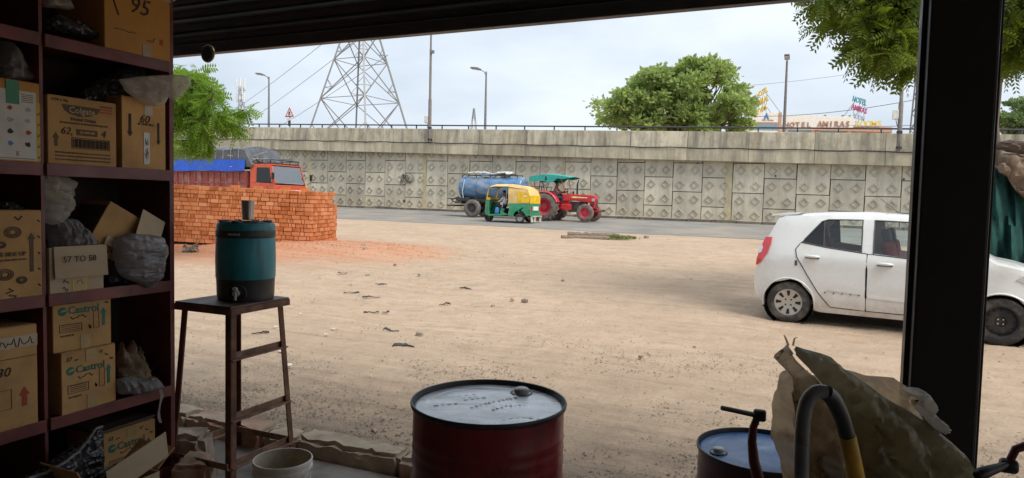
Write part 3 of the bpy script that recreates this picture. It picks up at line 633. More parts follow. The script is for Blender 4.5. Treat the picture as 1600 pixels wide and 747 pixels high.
# ------------------------------------------------------------------ trees
rng = np.random.default_rng(11)
def unit(n):
    v = rng.normal(size=(n,3)); return v/np.linalg.norm(v, axis=1)[:,None]
def leaf_mesh(name, pos, dirs, kind, size):
    """many small leaf faces: kind 'blade' = pointed rhombus, 'pinnate' = compound leaf with paired leaflets"""
    n = len(pos); t = dirs/np.linalg.norm(dirs, axis=1)[:,None]; r = unit(n); b = np.cross(t, r); b /= np.linalg.norm(b, axis=1)[:,None]; nn = np.cross(t, b)
    V = []; Fc = []
    if kind == 'blade':
        s = size*rng.uniform(.6, 1.3, n)[:,None]; w = s*.32
        q = np.stack([pos, pos+t*s*.45+b*w+nn*s*.05, pos+t*s-nn*s*.08, pos+t*s*.5-b*w+nn*s*.05], 1)
        V = q.reshape(-1,3); Fc = np.arange(4*n).reshape(-1,4)
    else:
        npair = 6; s = size*rng.uniform(.6, 1.25, n)
        droop = np.array([0,0,-1.0])
        qs = []
        for k in range(npair):
            u = (k+1)/(npair+.3); base = pos+t*(s*u)[:,None]+droop*(s*.22*u*u)[:,None]; ln = (s*.34*(1-.35*abs(u-.45)))[:,None]
            for sg in (-1, 1):
                d = b*sg*.85+t*.45+droop*.28; d /= np.linalg.norm(d, axis=1)[:,None]; e = np.cross(d, nn); e /= np.linalg.norm(e, axis=1)[:,None]+1e-9; wd = ln*.19
                qs.append(np.stack([base, base+d*ln*.45+e*wd, base+d*ln, base+d*ln*.4-e*wd], 1))
        V = np.concatenate(qs, 0).reshape(-1,3); Fc = np.arange(len(V)).reshape(-1,4)
    me = bpy.data.meshes.new(name); me.vertices.add(len(V)); me.vertices.foreach_set('co', V.astype(np.float32).ravel())
    k = len(Fc); me.loops.add(4*k); me.loops.foreach_set('vertex_index', Fc.ravel().astype(np.int32)); me.polygons.add(k)
    me.polygons.foreach_set('loop_start', np.arange(0, 4*k, 4, dtype=np.int32)); me.update(); me.validate(); return me
def branchy(mb, a, b, r0, r1, wig=.06, n=6):
    a, b = Vector(a), Vector(b); l = (b-a).length; o = Vector((random.random()*50,0,0))
    pts = [a.lerp(b, i/n)+noise.noise_vector(o+Vector((i*.6,0,0)))*l*wig*(0 if i in (0, n) else 1) for i in range(n+1)]
    mb.tube(pts, [r0+(r1-r0)*i/n for i in range(n+1)], 7)
def tree(name, label, base, trunk_top, tr, clumps, leaf, mat_, size, per, kind='blade', flat_=.8, hollow=.35, twigs=6, group=None, up=.25, lpc=(30,75)):
    t = thing(name, label, 'tree', base, 0, group); B = Vector(base)
    tt = Vector(trunk_top)-B; mb = MB(); branchy(mb, (0,0,-.1), tt, tr, tr*.65, .04); mb.build('trunk', M['bark'], t, smooth=60)
    P = []; D = []; lb = MB()
    for (c, rad, w_) in clumps:
        c = Vector(c)-B; mid = tt.lerp(c, .55)+Vector((0,0,-.1*rad)); branchy(lb, tt+Vector((0,0,-.2)), c, tr*.4, tr*.10, .08)
        n = int(per*w_); ns = max(4, int(n/(sum(lpc)/2))); cl = unit(ns)*(rng.uniform(hollow, 1, (ns,1))**.6)*rad; cl[:,2] *= flat_
        for q in cl:
            if random.random() < min(1, twigs/10): branchy(lb, c.lerp(Vector(q)+c, .1), c+Vector(q), tr*.07, tr*.015, .1, 4)
            m = rng.integers(*lpc); rr = rad*.30*rng.uniform(.6, 1.25)
            off = rng.normal(size=(m,3))*rr*np.array([.62,.62,.36]); P.append(off+q+np.array(c))
            D.append(off*.8/rr+q/rad*.5+unit(m)*.6+np.array([0,0,up]))
    lb.build('limbs', M['twig'], t, smooth=60)
    link('crown', leaf_mesh('crown', np.concatenate(P), np.concatenate(D), kind, size), M[mat_], t); return t
# broad tree behind the flyover
def c(px, py, D, rad, w_=1.0): return (atD(px, py, D), rad, w_)
def spread(seed, D, outline, n, r0, r1, dd=2.0):
    """clump centres scattered inside a crown outline given in degrees of view, each with its own depth"""
    rr = random.Random(seed); out = []; xs_ = [q[0] for q in outline]; ys_ = [q[1] for q in outline]
    def inside(x, y):
        k = False
        for (x0, y0), (x1, y1) in zip(outline, outline[1:]+outline[:1]):
            if (y0 > y) != (y1 > y) and x < (x1-x0)*(y-y0)/(y1-y0)+x0: k = not k
        return k
    while len(out) < n:
        x, y = rr.uniform(min(xs_), max(xs_)), rr.uniform(min(ys_), max(ys_))
        if inside(x, y): r_ = rr.uniform(r0, r1); out.append(c(x, y, D+rr.uniform(-dd, dd), r_, (r_/r1)**2))
    return out
tb = atD(1060, 330, 62); tb.z = 0
tree('broad_tree', 'large round light-green tree standing beyond the flyover', tb, tb+Vector((0,0,5.5)), .38, spread(5, 61, [(945,200),(950,170),(975,145),(1005,122),(1030,102),(1065,97),(1100,104),(1135,112),(1150,135),(1165,150),(1160,172),(1168,200)], 92, .8, 1.7, 3.5), 0, 'leaf_far', .40, 620, 'blade', .6, .3, 5)
# pale far tree at the right edge
tb = atD(1600, 330, 66); tb.z = 0
tree('broad_tree', 'hazy pale tree rising over the parapet beside the neem trunk', tb, tb+Vector((0,0,4)), .3, spread(6, 66, [(1550,205),(1565,172),(1600,160),(1650,165),(1680,205)], 26, 1.0, 1.8, 2), 0, 'leaf_pale', .40, 600, 'blade', .6, .3, 2)
# fine-leaved tree on the left, in front of the lorry
tb = atD(120, 420, 17.5); tb.z = gz(tb.x, tb.y)
cl = spread(7, 16, [(270,108),(318,112),(330,135),(350,145),(372,165),(375,180),(362,196),(352,205),(325,200),(300,215),(270,225)], 34, .14, .34, .8)+[c(314,222,16,.12,.2), c(320,234,16,.08,.1), c(296,226,16,.15,.3), c(366,200,16,.1,.15), c(380,172,16,.08,.1)]+spread(8, 17, [(60,60),(260,60),(275,200),(200,240),(60,200)], 40, .35, .7, 1.2)
tree('fine_leaf_tree', 'bright green feathery tree leaning over the brick stack beside the shelf', tb, atD(140, 200, 17.5), .2, cl, 0, 'leaf_fine', .30, 62, 'pinnate', .6, .3, 8, up=-.4, lpc=(6,16))
# neem tree at the right
tb = atD(1566, 425, 13.2); tb.z = gz(tb.x, tb.y)
cl = spread(9, 10.2, [(1275,-20),(1300,25),(1325,55),(1352,82),(1395,80),(1440,90),(1450,40),(1450,-20)], 34, .16, .36, .8)+spread(10, 11.2, [(1500,-20),(1660,-20),(1660,90),(1600,95),(1565,70),(1500,60)], 30, .2, .45, .8)+spread(11, 11, [(1290,-100),(1640,-100),(1640,-20),(1290,-20)], 30, .3, .6, 1.2)+[c(1372,96,10,.10,.2), c(1415,98,10.1,.12,.25), c(1590,104,11.3,.14,.3)]
tree('neem_tree', 'overhanging neem tree with serrated dark green leaf sprays beside the tarpaulin', tb, atD(1545, 60, 12.6), .14, cl, 0, 'leaf_neem', .28, 170, 'pinnate', .7, .3, 6, up=-.2, lpc=(12,26))
# ------------------------------------------------------------------ white hatchback
M['car_white'] = PM('car_white', (.74,.75,.74), .28, var=.03, scale=3, bmp=0, coat=.6, dirt=(.50,.43,.34), damt=.35, dscale=1.6, dlo=.5, dhi=.72)
M['tyre'] = PM('tyre_rubber', (.035,.033,.031), .85, bmp=.3, dirt=(.22,.18,.14), damt=.5, dscale=6); M['silver'] = PM('wheel_silver', (.52,.51,.48), .4, .5, dirt=(.3,.25,.19), damt=.5)
M['steel_wheel'] = PM('black_wheel', (.03,.03,.032), .5, .3, dirt=(.16,.13,.1), damt=.5); M['seam'] = PM('panel_gap', (.01,.01,.01), .8, bmp=0)
M['car_glass'] = glass('car_glass', (.93,.96,.955), .07); M['dark_glass'] = glass('dark_glass', (.16,.20,.22), .12); M['tail_red'] = PM('tail_lamp_red', (.62,.02,.025), .12, bmp=0, coat=1)
M['clear_lens'] = PM('clear_lens', (.55,.56,.58), .1, .3, bmp=0, coat=1); M['seat_red'] = PM('maroon_cloth', (.16,.035,.03), .9); M['trim_grey'] = PM('grey_trim', (.07,.07,.075), .6)
M['trim_pale'] = PM('pale_moulding', (.50,.49,.46), .5); M['chrome'] = PM('chrome', (.6,.6,.6), .2, .9, bmp=0)
def car_paint():
    m = M['car_white']; nt = m.node_tree; b = nt.nodes['Principled BSDF']; src = b.inputs['Base Color'].links[0].from_socket
    t = nd(nt, 'TexCoord'); s = nd(nt, 'SeparateXYZ'); nt.links.new(t.outputs['Object'], s.inputs[0]); r = nd(nt, 'MapRange'); r.inputs[1].default_value = .62; r.inputs[2].default_value = .18; nt.links.new(s.outputs['Z'], r.inputs[0])
    f = mul(nt, mul(nt, r.outputs[0], noi(nt, t.outputs['Object'], 6, 8, .7, .25, .7)), .8); nt.links.new(mixc(nt, f, src, (.40,.32,.235)), b.inputs['Base Color'])
car_paint()
def interp(poly, x):
    for (a, b) in zip(poly, poly[1:]):
        if a[0] <= x <= b[0]: return a[1]+(b[1]-a[1])*(x-a[0])/max(1e-6, b[0]-a[0])
    return poly[-1][1]
def wheel(parent, x, y, r, wd, rimmat, kind, side, tyre='tyre', name='wheel', tread=0):
    """kind: 'cover' slotted cover, 'steel' pressed steel wheel, 'dish' farm wheel"""
    w = bpy.data.objects.new(name, None); COL.objects.link(w); w.parent = parent; w.location = (x, y, r); w.empty_display_size = .1
    ri = r*(.66 if kind != 'dish' else .60)
    t = MB().lathe([(ri,-wd*.42),(ri*1.03,-wd*.5),(r*.9,-wd*.52),(r*.975,-wd*.42),(r,-wd*.25),(r,wd*.25),(r*.975,wd*.42),(r*.9,wd*.52),(ri*1.03,wd*.5),(ri,wd*.42),(ri*.98,0),(ri,-wd*.42)], 48, axis='Y', cap0=False, cap1=False)
    if tread:
        for k in range(tread):
            for sg in (-1, 1):
                a = 2*PI*(k+(.5 if sg > 0 else 0))/tread; c_, s_ = math.cos(a), math.sin(a)
                t.box((r*c_*1.005, sg*wd*.24, r*s_*1.005), (r*.07, wd*.5, r*.09), Matrix.Rotation(-a, 3, 'Y') @ Matrix.Rotation(sg*.55, 3, 'X'))
    t.build('tyre', M[tyre], w, smooth=45)
    s = side; m = MB(); yo = s*wd*.30
    m.lathe([(ri*1.0, -wd*.4), (ri*1.0, wd*.4)], 40, axis='Y', cap0=False, cap1=False)
    if kind == 'steel':
        m.lathe([(ri,s*wd*.38),(ri*.93,s*wd*.36),(ri*.86,s*wd*.12),(ri*.6,s*wd*.22),(ri*.34,s*wd*.2),(ri*.3,s*wd*.1),(0.001,s*wd*.1)], 40, axis='Y', cap0=False, cap1=False)
    elif kind == 'cover':
        m.lathe([(ri,s*wd*.40),(ri*.95,s*wd*.43),(ri*.4,s*wd*.34),(ri*.2,s*wd*.33),(0.001,s*wd*.33)], 40, axis='Y', cap0=False, cap1=False)
    else:
        m.lathe([(ri,s*wd*.40),(ri*.95,s*wd*.36),(ri*.8,s*wd*.30),(ri*.7,s*wd*.10),(ri*.42,s*wd*.08),(ri*.36,s*wd*.2),(0.001,s*wd*.22)], 32, axis='Y', cap0=False, cap1=False)
    rim = m.build('rim', M[rimmat], w, smooth=30)
    h = MB()
    if kind == 'cover':
        for k in range(8):
            a = 2*PI*k/8; u = Vector((math.cos(a),0,math.sin(a))); v = Vector((-math.sin(a),0,math.cos(a)))
            y1 = s*(wd*.43); y0 = s*wd*.36
            for wd_, p0, p1 in ((.085*ri*1.5, .48, .86),):
                q = [u*ri*p0+v*wd_*.5, u*ri*p1+v*wd_, u*ri*p1-v*wd_, u*ri*p0-v*wd_*.5]
                h.add([(p.x, y1+s*.002-(s*wd*.055 if i in (0,3) else 0), p.z) for i, p in enumerate(q)], [(0,1,2,3)])
        for k in range(4):
            a = PI/4+2*PI*k/4; h.lathe([(ri*.065,s*wd*.345),(.001,s*wd*.355)], 8, (ri*.27*math.cos(a),0,ri*.27*math.sin(a)), 'Y', False, False)
        h.build('slots', M['seam'], w)['kind'] = 'stuff'
    elif kind == 'steel':
        for k in range(12):
            a = 2*PI*k/12; h.lathe([(ri*.075,s*wd*.215),(.001,s*wd*.22)], 10, (ri*.73*math.cos(a),0,ri*.73*math.sin(a)), 'Y', False, False)
        h.build('vent_holes', M['seam'], w)['kind'] = 'stuff'
        q = MB()
        for k in range(4): a = PI/4+2*PI*k/4; q.lathe([(ri*.07,s*wd*.16),(ri*.05,s*wd*.26),(.001,s*wd*.26)], 6, (ri*.2*math.cos(a),0,ri*.2*math.sin(a)), 'Y', False, False)
        q.build('wheel_nuts', M['silver'], w)
    else:
        for k in range(8): a = 2*PI*k/8; h.lathe([(ri*.05,s*wd*.1),(ri*.05,s*wd*.2),(.001,s*wd*.2)], 6, (ri*.58*math.cos(a),0,ri*.58*math.sin(a)), 'Y', False, False)
        h.build('wheel_nuts', M[rimmat], w)
    return w
def hatchback():
    K = 1.045
    p_r, p_f = G(1230, 503), G(1563, 537); d = (p_f-p_r); d.z = 0; yaw = math.atan2(d.y, d.x)
    car = thing('hatchback_car', 'white five-door hatchback car parked behind the black post', 'car')
    RA, FA, RW = .53, 2.91, .283
    # near-side wheels touch the measured points
    fw2 = Vector((math.cos(yaw), math.sin(yaw), 0)); lf = Vector((-math.sin(yaw), math.cos(yaw), 0))
    mid = (p_r+p_f)/2; org = mid - fw2*((RA+FA)/2*K) + lf*(.70*K); org.z = min(p_r.z, p_f.z)
    car.location = org; car.rotation_euler = (0, 0, yaw); car.scale = (K, K, K)
    prof = [(.14,.22),(.03,.34),(0,.50),(.005,.62),(.03,.70),(.045,.74),(.06,.82),(.09,.98),(.145,1.13),(.24,1.33),(.30,1.455),(.40,1.492),(.70,1.52),(1.0,1.54),(1.45,1.55),(1.85,1.53),(2.10,1.485),(2.16,1.465),(2.45,1.27),(2.78,1.045),(2.86,1.0),(3.05,.965),(3.25,.91),(3.40,.84),(3.47,.76),(3.52,.66),(3.555,.52),(3.55,.36),(3.50,.22)]
    nrm = []
    for i, p in enumerate(prof):
        a = prof[max(0,i-1)]; b = prof[min(len(prof)-1,i+1)]; t = Vector((b[0]-a[0], b[1]-a[1])).normalized(); nrm.append(Vector((-t.y, t.x)))
    O = [(p[0]-n.x*.045, p[1]-n.y*.045) for p, n in zip(prof, nrm)]
    def Wd(x, z):
        if z < .95: w = .797-.05*max(0, (.45-z)/.3)**2-.012*((z-.65)/.3)**2
        else: w = .783-(z-.95)*.27-.06*max(0, (z-1.38)/.15)**2
        if x > 2.75: w -= .26*((x-2.75)/.8)**2.3
        if x < .6: w -= .13*((.6-x)/.6)**2.2
        # pressed character crease under the windows
        w += .010*math.exp(-((z-.86)/.05)**2) - .006*math.exp(-((z-.48)/.06)**2)
        return w
    def strip(i0, i1, name, mt, inset=0, parent=car, n=15):
        m = MB(); rows = []
        for i in range(i0, i1+1):
            p, nv, o = Vector(prof[i]), nrm[i], O[i]
            w = Wd(o[0], o[1])-inset
            for j in range(n):
                s = -1+2*j/(n-1); k = abs(s)**3.2
                q = p-nv*(.045*k+inset*.25); rows.append((q.x, w*s, q.y))
        m.add(rows, [(a*n+b, a*n+b+1, (a+1)*n+b+1, (a+1)*n+b) for a in range(i1-i0) for b in range(n-1)])
        return m.build(name, mt, parent, smooth=50, fixn=False)
    bump_r = strip(0, 5, 'rear_bumper', M['car_white']); strip(5, 7, 'tailgate', M['car_white']); strip(7, 10, 'rear_window', M['dark_glass']); strip(10, 17, 'roof', M['car_white'])
    strip(17, 19, 'windscreen', M['car_glass']); strip(19, 24, 'bonnet', M['car_white']); strip(24, 28, 'front_bumper', M['car_white'])
    def arch(cx, r, a0, a1, n=14): return [(cx+r*math.cos(a), .285+r*math.sin(a)) for a in np.linspace(a0, a1, n)]
    for sg in (-1, 1):
        fn = lambda x, z, o=0.0: Vector((x, sg*(Wd(x, z)+o), z))
        belt = [(.60,1.115),(.66,1.115),(1.0,1.06),(1.40,1.015),(1.54,1.0),(2.2,.955),(2.66,.955)]
        low = [O[0]]+O[1:8]+belt+O[20:29]+[(3.32,.20)]+arch(FA,.335,-.25,PI+.25)+[(2.5,.185),(.95,.185)]+arch(RA,.335,-.25,PI+.25)
        body = MB(); panel(body, low, fn, .09)
        cp = [O[7],O[8],O[9],O[10],O[11],O[12],O[13],(.98,1.432),(.90,1.405),(.70,1.155),(.66,1.115),(.60,1.115)]
        panel(body, cp, fn, .09)
        panel(body, [(.98,1.432),O[13],O[14],O[15],O[16],(2.10,1.395),(1.96,1.425),(1.53,1.44),(1.39,1.44)], fn, .1)
        panel(body, [(1.40,1.015),(1.39,1.44),(1.53,1.44),(1.54,1.0)], fn, .1)
        panel(body, [(2.66,.955),(2.10,1.395),O[16],O[17],O[18],O[19],O[20]], fn, .1)
        side = body.build('body_side', M['car_white'], car, smooth=40)
        for (poly, nm, mt) in (([(.945,1.07),(.93,1.42),(1.0,1.43),(1.39,1.44),(1.40,1.015),(1.0,1.06)], 'rear_door_window', 'car_glass'), ([(.66,1.115),(.70,1.155),(.90,1.405),(.93,1.42),(.945,1.07)], 'quarter_window', 'dark_glass'), ([(1.54,1.0),(1.53,1.44),(1.96,1.425),(2.10,1.395),(2.66,.955),(2.2,.955)], 'front_door_window', 'car_glass')):
            w = MB(); panel(w, poly, lambda x, z: fn(x, z, -.008), .12, .004); w.build(nm, M[mt], side, smooth=40)
        b = MB()
        for pl in ([(.66,1.115),(1.0,1.06),(1.40,1.015)], [(1.54,1.0),(2.2,.955),(2.66,.955)], [(.945,1.07),(.93,1.42)], [(.70,1.155),(.90,1.405),(.98,1.432),(1.39,1.44),(1.40,1.015)], [(1.54,1.0),(1.53,1.44),(1.96,1.425),(2.10,1.395),(2.66,.955)]):
            pts = []
            for a, c_ in zip(pl, pl[1:]): pts += [fn(a[0]+(c_[0]-a[0])*t, a[1]+(c_[1]-a[1])*t, .0) for t in (0, .33, .67)]
            b.tube(pts+[fn(*pl[-1])], .009, 6)
        b.build('window_seal', M['trim_grey'], side)
        # doors: their own panels, a hair proud, with a dark gap
        rd = [(.66,1.11),(1.0,1.055),(1.40,1.01),(1.465,1.005),(1.475,.26),(1.06,.27),(.90,.46),(.74,.72),(.62,.92),(.60,1.02)]
        fd = [(1.475,1.003),(2.2,.95),(2.60,.95),(2.62,.80),(2.56,.5),(2.45,.26),(1.485,.26)]
        for poly, nm, hx_, hz_ in ((rd, 'rear_door', .82, .93), (fd, 'front_door', 1.68, .885)):
            m = MB(); panel(m, poly, lambda x, z: fn(x, z, .006), .08, .012); dr = m.build(nm, M['car_white'], car, smooth=40)
            pts = []
            for a, c_ in zip(poly, poly[1:]+poly[:1]): pts += [fn(a[0]+(c_[0]-a[0])*t, a[1]+(c_[1]-a[1])*t, .002) for t in (0, .25, .5, .75)]
            MB().tube(pts, .0075, 5, closed=True).build('door_gap', M['seam'], dr)
            m = MB(); m.tube([fn(hx_-.085, hz_, .006), fn(hx_-.06, hz_+.004, .032), fn(hx_, hz_+.006, .04), fn(hx_+.06, hz_+.003, .032), fn(hx_+.085, hz_, .006)], [.012,.017,.019,.017,.012], 8)
            m.build('door_handle', M['car_white'], dr, smooth=60)
            MB().tube([fn(hx_-.085+.17*t, hz_-.014, .011) for t in (0,.5,1)], .012, 6).build('handle_recess', M['trim_grey'], dr)
        if sg < 0:
            m = MB(); panel(m, [(1.03,.50),(1.41,.475),(1.41,.455),(1.03,.475),(.98,.45),(1.0,.49)], lambda x, z: fn(x, z, .010), .1, .006); m.build('side_moulding_mark', M['trim_pale'], car)
            for xx in (.99, 1.10, 1.2, 1.3, 1.40): MB().lathe([(.008,0),(.008,-.02)], 8, fn(xx, .462, .0), 'Y').build('clip_hole', M['seam'], car)
            m = MB(); panel(m, [(1.50,.47),(2.42,.43),(2.42,.40),(1.50,.435)], lambda x, z: fn(x, z, .016), .1, .014); m.build('side_moulding', M['car_white'], car)
            MB().b2(.60,.63,fn(.6,.82).y-.004,fn(.6,.82).y+.01,.80,.87).build('badge_scuff', M['trim_grey'], car)
        tl = [(.06,.76),(.12,.80),(.22,.95),(.255,1.08),(.26,1.17),(.17,1.165),(.115,1.02),(.07,.86)]
        m = MB(); panel(m, [(x+.012, z) for x, z in tl], lambda x, z: Vector((x-.004, sg*(Wd(x, z)+.014), z)), .05, .06); lt = m.build('tail_lamp', M['tail_red'], car, smooth=40)
        m = MB(); panel(m, [(.10,.93),(.15,.95),(.17,1.02),(.15,1.06),(.115,1.0)], lambda x, z: Vector((x-.012, sg*(Wd(x, z)+.017), z)), .05, .01); m.build('reversing_lens', M['clear_lens'], lt)
        hl = [(3.02,.79),(3.12,.86),(3.28,.86),(3.40,.80),(3.46,.72),(3.40,.66),(3.22,.70)]
        m = MB(); panel(m, hl, lambda x, z: Vector((x+.01, sg*(Wd(x, z)+.008), z+.004)), .06, .05); m.build('head_lamp', M['clear_lens'], car, smooth=40)
        m = MB(); m.lathe([(.36,-.04),(.345,.10)], 32, (0,0,0), 'Y', False, False)
        for ax, nm in ((RA, 'rear'), (FA, 'front')):
            wl = MB().lathe([(.332,0),(.332,-sg*.22),(.001,-sg*.22)], 28, (ax, sg*(Wd(ax,.5)-.02), .285), 'Y', False, False).build('wheel_arch', M['seam'], car)
            MB().tube([(ax+.335*math.cos(a), sg*(Wd(ax,.285+.335*math.sin(a))+.002), .285+.335*math.sin(a)) for a in np.linspace(-.2, PI+.2, 24)], .012, 6).build('arch_lip', M['car_white'], wl, smooth=60)
        m = MB(); m.tube([fn(2.50,.99,.0), fn(2.48,1.0,.09)], .02, 6); m.box(fn(2.46,1.01,.15), (.10,.17,.12)); m.build('door_mirror', M['car_white'], car, bevel=.02)
        wheel(car, RA, sg*.69, RW, .165, 'silver' if sg < 0 else 'silver', 'cover', sg); wheel(car, FA, sg*.69, RW, .165, 'steel_wheel', 'steel', sg)
    # spoiler, aerial, wiper, underbody, cabin
    m = MB(); m.prism([(.20,1.452),(.22,1.478),(.42,1.512),(.62,1.515),(.56,1.49),(.36,1.462)], -.52, .52, 'Y'); m.build('roof_spoiler', M['car_white'], car, bevel=.01)
    MB().tube([(1.75,0,1.545),(1.72,0,1.57),(1.50,0,1.75)], [.012,.008,.003], 6).build('roof_aerial', M['black'], car)
    MB().box((.13,0,1.02),(.06,.20,.05)).build('wiper_mount', M['black'], car, bevel=.01)
    MB().box((1.72,0,.23),(3.1,1.30,.10)).build('underbody', M['seam'], car)
    MB().b2(.55,2.75,-.70,.70,.28,.34).build('cabin_floor', M['trim_grey'], car)
    for x, nm in ((1.78, 'front_seat'), (.92, 'rear_seat')):
        for y in (-.34, .34):
            st = MB().box((x+.22,y,.55),(.5,.5,.2)).build(nm, M['seat_red'], car, bevel=.05)
            MB().box((x-.05,y,.86),(.14,.48,.62),(0,R(-12),0)).build('backrest', M['seat_red'], st, bevel=.05); MB().box((x-.13,y,1.24),(.1,.26,.17),(0,R(-12),0)).build('headrest', M['trim_grey'], st, bevel=.03)
    MB().box((2.62,0,.84),(.35,1.35,.24)).build('dashboard', M['trim_grey'], car, bevel=.05)
    MB().tube([(2.38+.06*math.sin(a),-.34+.18*math.cos(a),.92+.17*math.sin(a)) for a in np.linspace(0,2*PI,20,endpoint=False)], .014, 6, closed=True).build('steering_wheel', M['black'], car)
    return car
hatchback()
# ------------------------------------------------------------------ seated figures
M['skin'] = PM('skin_brown', (.24,.12,.07), .6, bmp=0); M['hair'] = PM('black_hair', (.012,.01,.009), .6)
M['shirt_white'] = PM('white_shirt', (.70,.69,.66), .8); M['shirt_pink'] = PM('pink_check_shirt', (.48,.20,.19), .85, var=.5, scale=30); M['jeans'] = PM('blue_jeans', (.07,.13,.28), .85); M['trouser_dark'] = PM('dark_trousers', (.05,.05,.07), .85)
def seated(name, label, loc, rz, shirt, legs_m, reach=.42, lean=0.0, hand_z=.52, sc=1.0):
    """pelvis at the origin; figure looks along +x"""
    bm_v = []; bm_e = []; rad = []; zone = []
    def V(p, r, z_, par=None):
        bm_v.append(Vector(p)); rad.append(r); zone.append(z_)
        if par is not None: bm_e.append((par, len(bm_v)-1))
        return len(bm_v)-1
    pel = V((0,0,.08), .135, 'legs'); ab = V((lean*.3-.01,0,.24), .125, 'shirt', pel); ch = V((lean*.7,0,.42), .145, 'shirt', ab); nk = V((lean,0,.56), .06, 'skin', ch)
    hd = V((lean+.03,0,.66), .078, 'skin', nk); cr = V((lean+.025,0,.745), .085, 'skin', hd); V((lean+.015,0,.80), .055, 'skin', cr)
    V((lean+.115,0,.695), .018, 'skin', hd)                                   # nose
    for s in (-1, 1): V((lean+.015, s*.088, .70), .016, 'skin', cr)            # ears
    for s in (-1, 1):
        sh = V((lean*.85, s*.17, .50), .062, 'shirt', ch); el = V((lean+.14, s*.24, .30), .047, 'shirt', sh)
        wr = V((lean+reach-.06, s*.17, hand_z-.08), .028, 'skin', el); pm = V((lean+reach, s*.155, hand_z-.06), .034, 'skin', wr)
        for k in range(4): f1 = V((lean+reach+.05, s*(.155-.03+.02*k), hand_z-.05-.005*abs(k-1.5)), .010, 'skin', pm); V((lean+reach+.075-.004*abs(k-1.2), s*(.155-.03+.02*k), hand_z-.085), .009, 'skin', f1)
        th_ = V((lean+reach+.01, s*(.155-.055), hand_z-.04), .011, 'skin', pm); V((lean+reach+.045, s*(.155-.06), hand_z-.055), .009, 'skin', th_)
        hp = V((.06, s*.10, .06), .10, 'legs', pel); kn = V((.43, s*.13, .07), .068, 'legs', hp); an = V((.47, s*.13, -.32), .045, 'legs', kn)
        V((.56, s*.14, -.39), .042, 'shoe', an)
    me = bpy.data.meshes.new('p'); me.from_pydata([v*sc for v in bm_v], bm_e, []); o = bpy.data.objects.new('p', me); COL.objects.link(o)
    md = o.modifiers.new('s', 'SKIN'); md.use_smooth_shade = True
    sv = me.skin_vertices[0].data
    for i, r in enumerate(rad): sv[i].radius = (r*sc, r*sc); sv[i].use_root = (i == 0)
    ss = o.modifiers.new('ss', 'SUBSURF'); ss.levels = 1; ss.render_levels = 1
    out = bpy.data.meshes.new_from_object(o.evaluated_get(bpy.context.evaluated_depsgraph_get())); bpy.data.objects.remove(o)
    ms = {'skin': 0, 'shirt': 1, 'legs': 2, 'shoe': 3}; out.materials.clear()
    for m in (M['skin'], M[shirt], M[legs_m], M['black']): out.materials.append(m)
    for p in out.polygons:
        best = 1e9
        for a, b in bm_e:
            A, B = bm_v[a]*sc, bm_v[b]*sc; ab_ = B-A; t = max(0, min(1, (p.center-A).dot(ab_)/max(1e-9, ab_.length_squared))); dd = (p.center-A-ab_*t).length
            if dd < best: best = dd; z_ = zone[b] if t > .35 else zone[a]
        p.material_index = ms[z_]
    per = link(name, out, None, None, loc, (0, 0, rz)); tag(per, label, 'person')
    h = MB(); c_ = Vector((lean+.02,0,.745))*sc
    def hair(u, v): a = 2*PI*u; b = PI/2-v*1.75*(.72 if math.cos(a) > .3 else 1); return c_+Vector((math.cos(a)*math.cos(b)*.105, math.sin(a)*math.cos(b)*.098, math.sin(b)*.10+.01))*sc
    h.grid(18, 7, hair).build('hair', M['hair'], per, smooth=60, fixn=False)
    for s in (-1, 1): MB().lathe([(.001,0),(.010,.004),(.001,.008)], 8, Vector((lean+.103, s*.032, .715))*sc, 'X').build('eye', M['black'], per)
    MB().box(Vector((lean+.108,0,.655))*sc, (.01,.045,.008)).build('mouth', M['seat_red'], per)
    return per

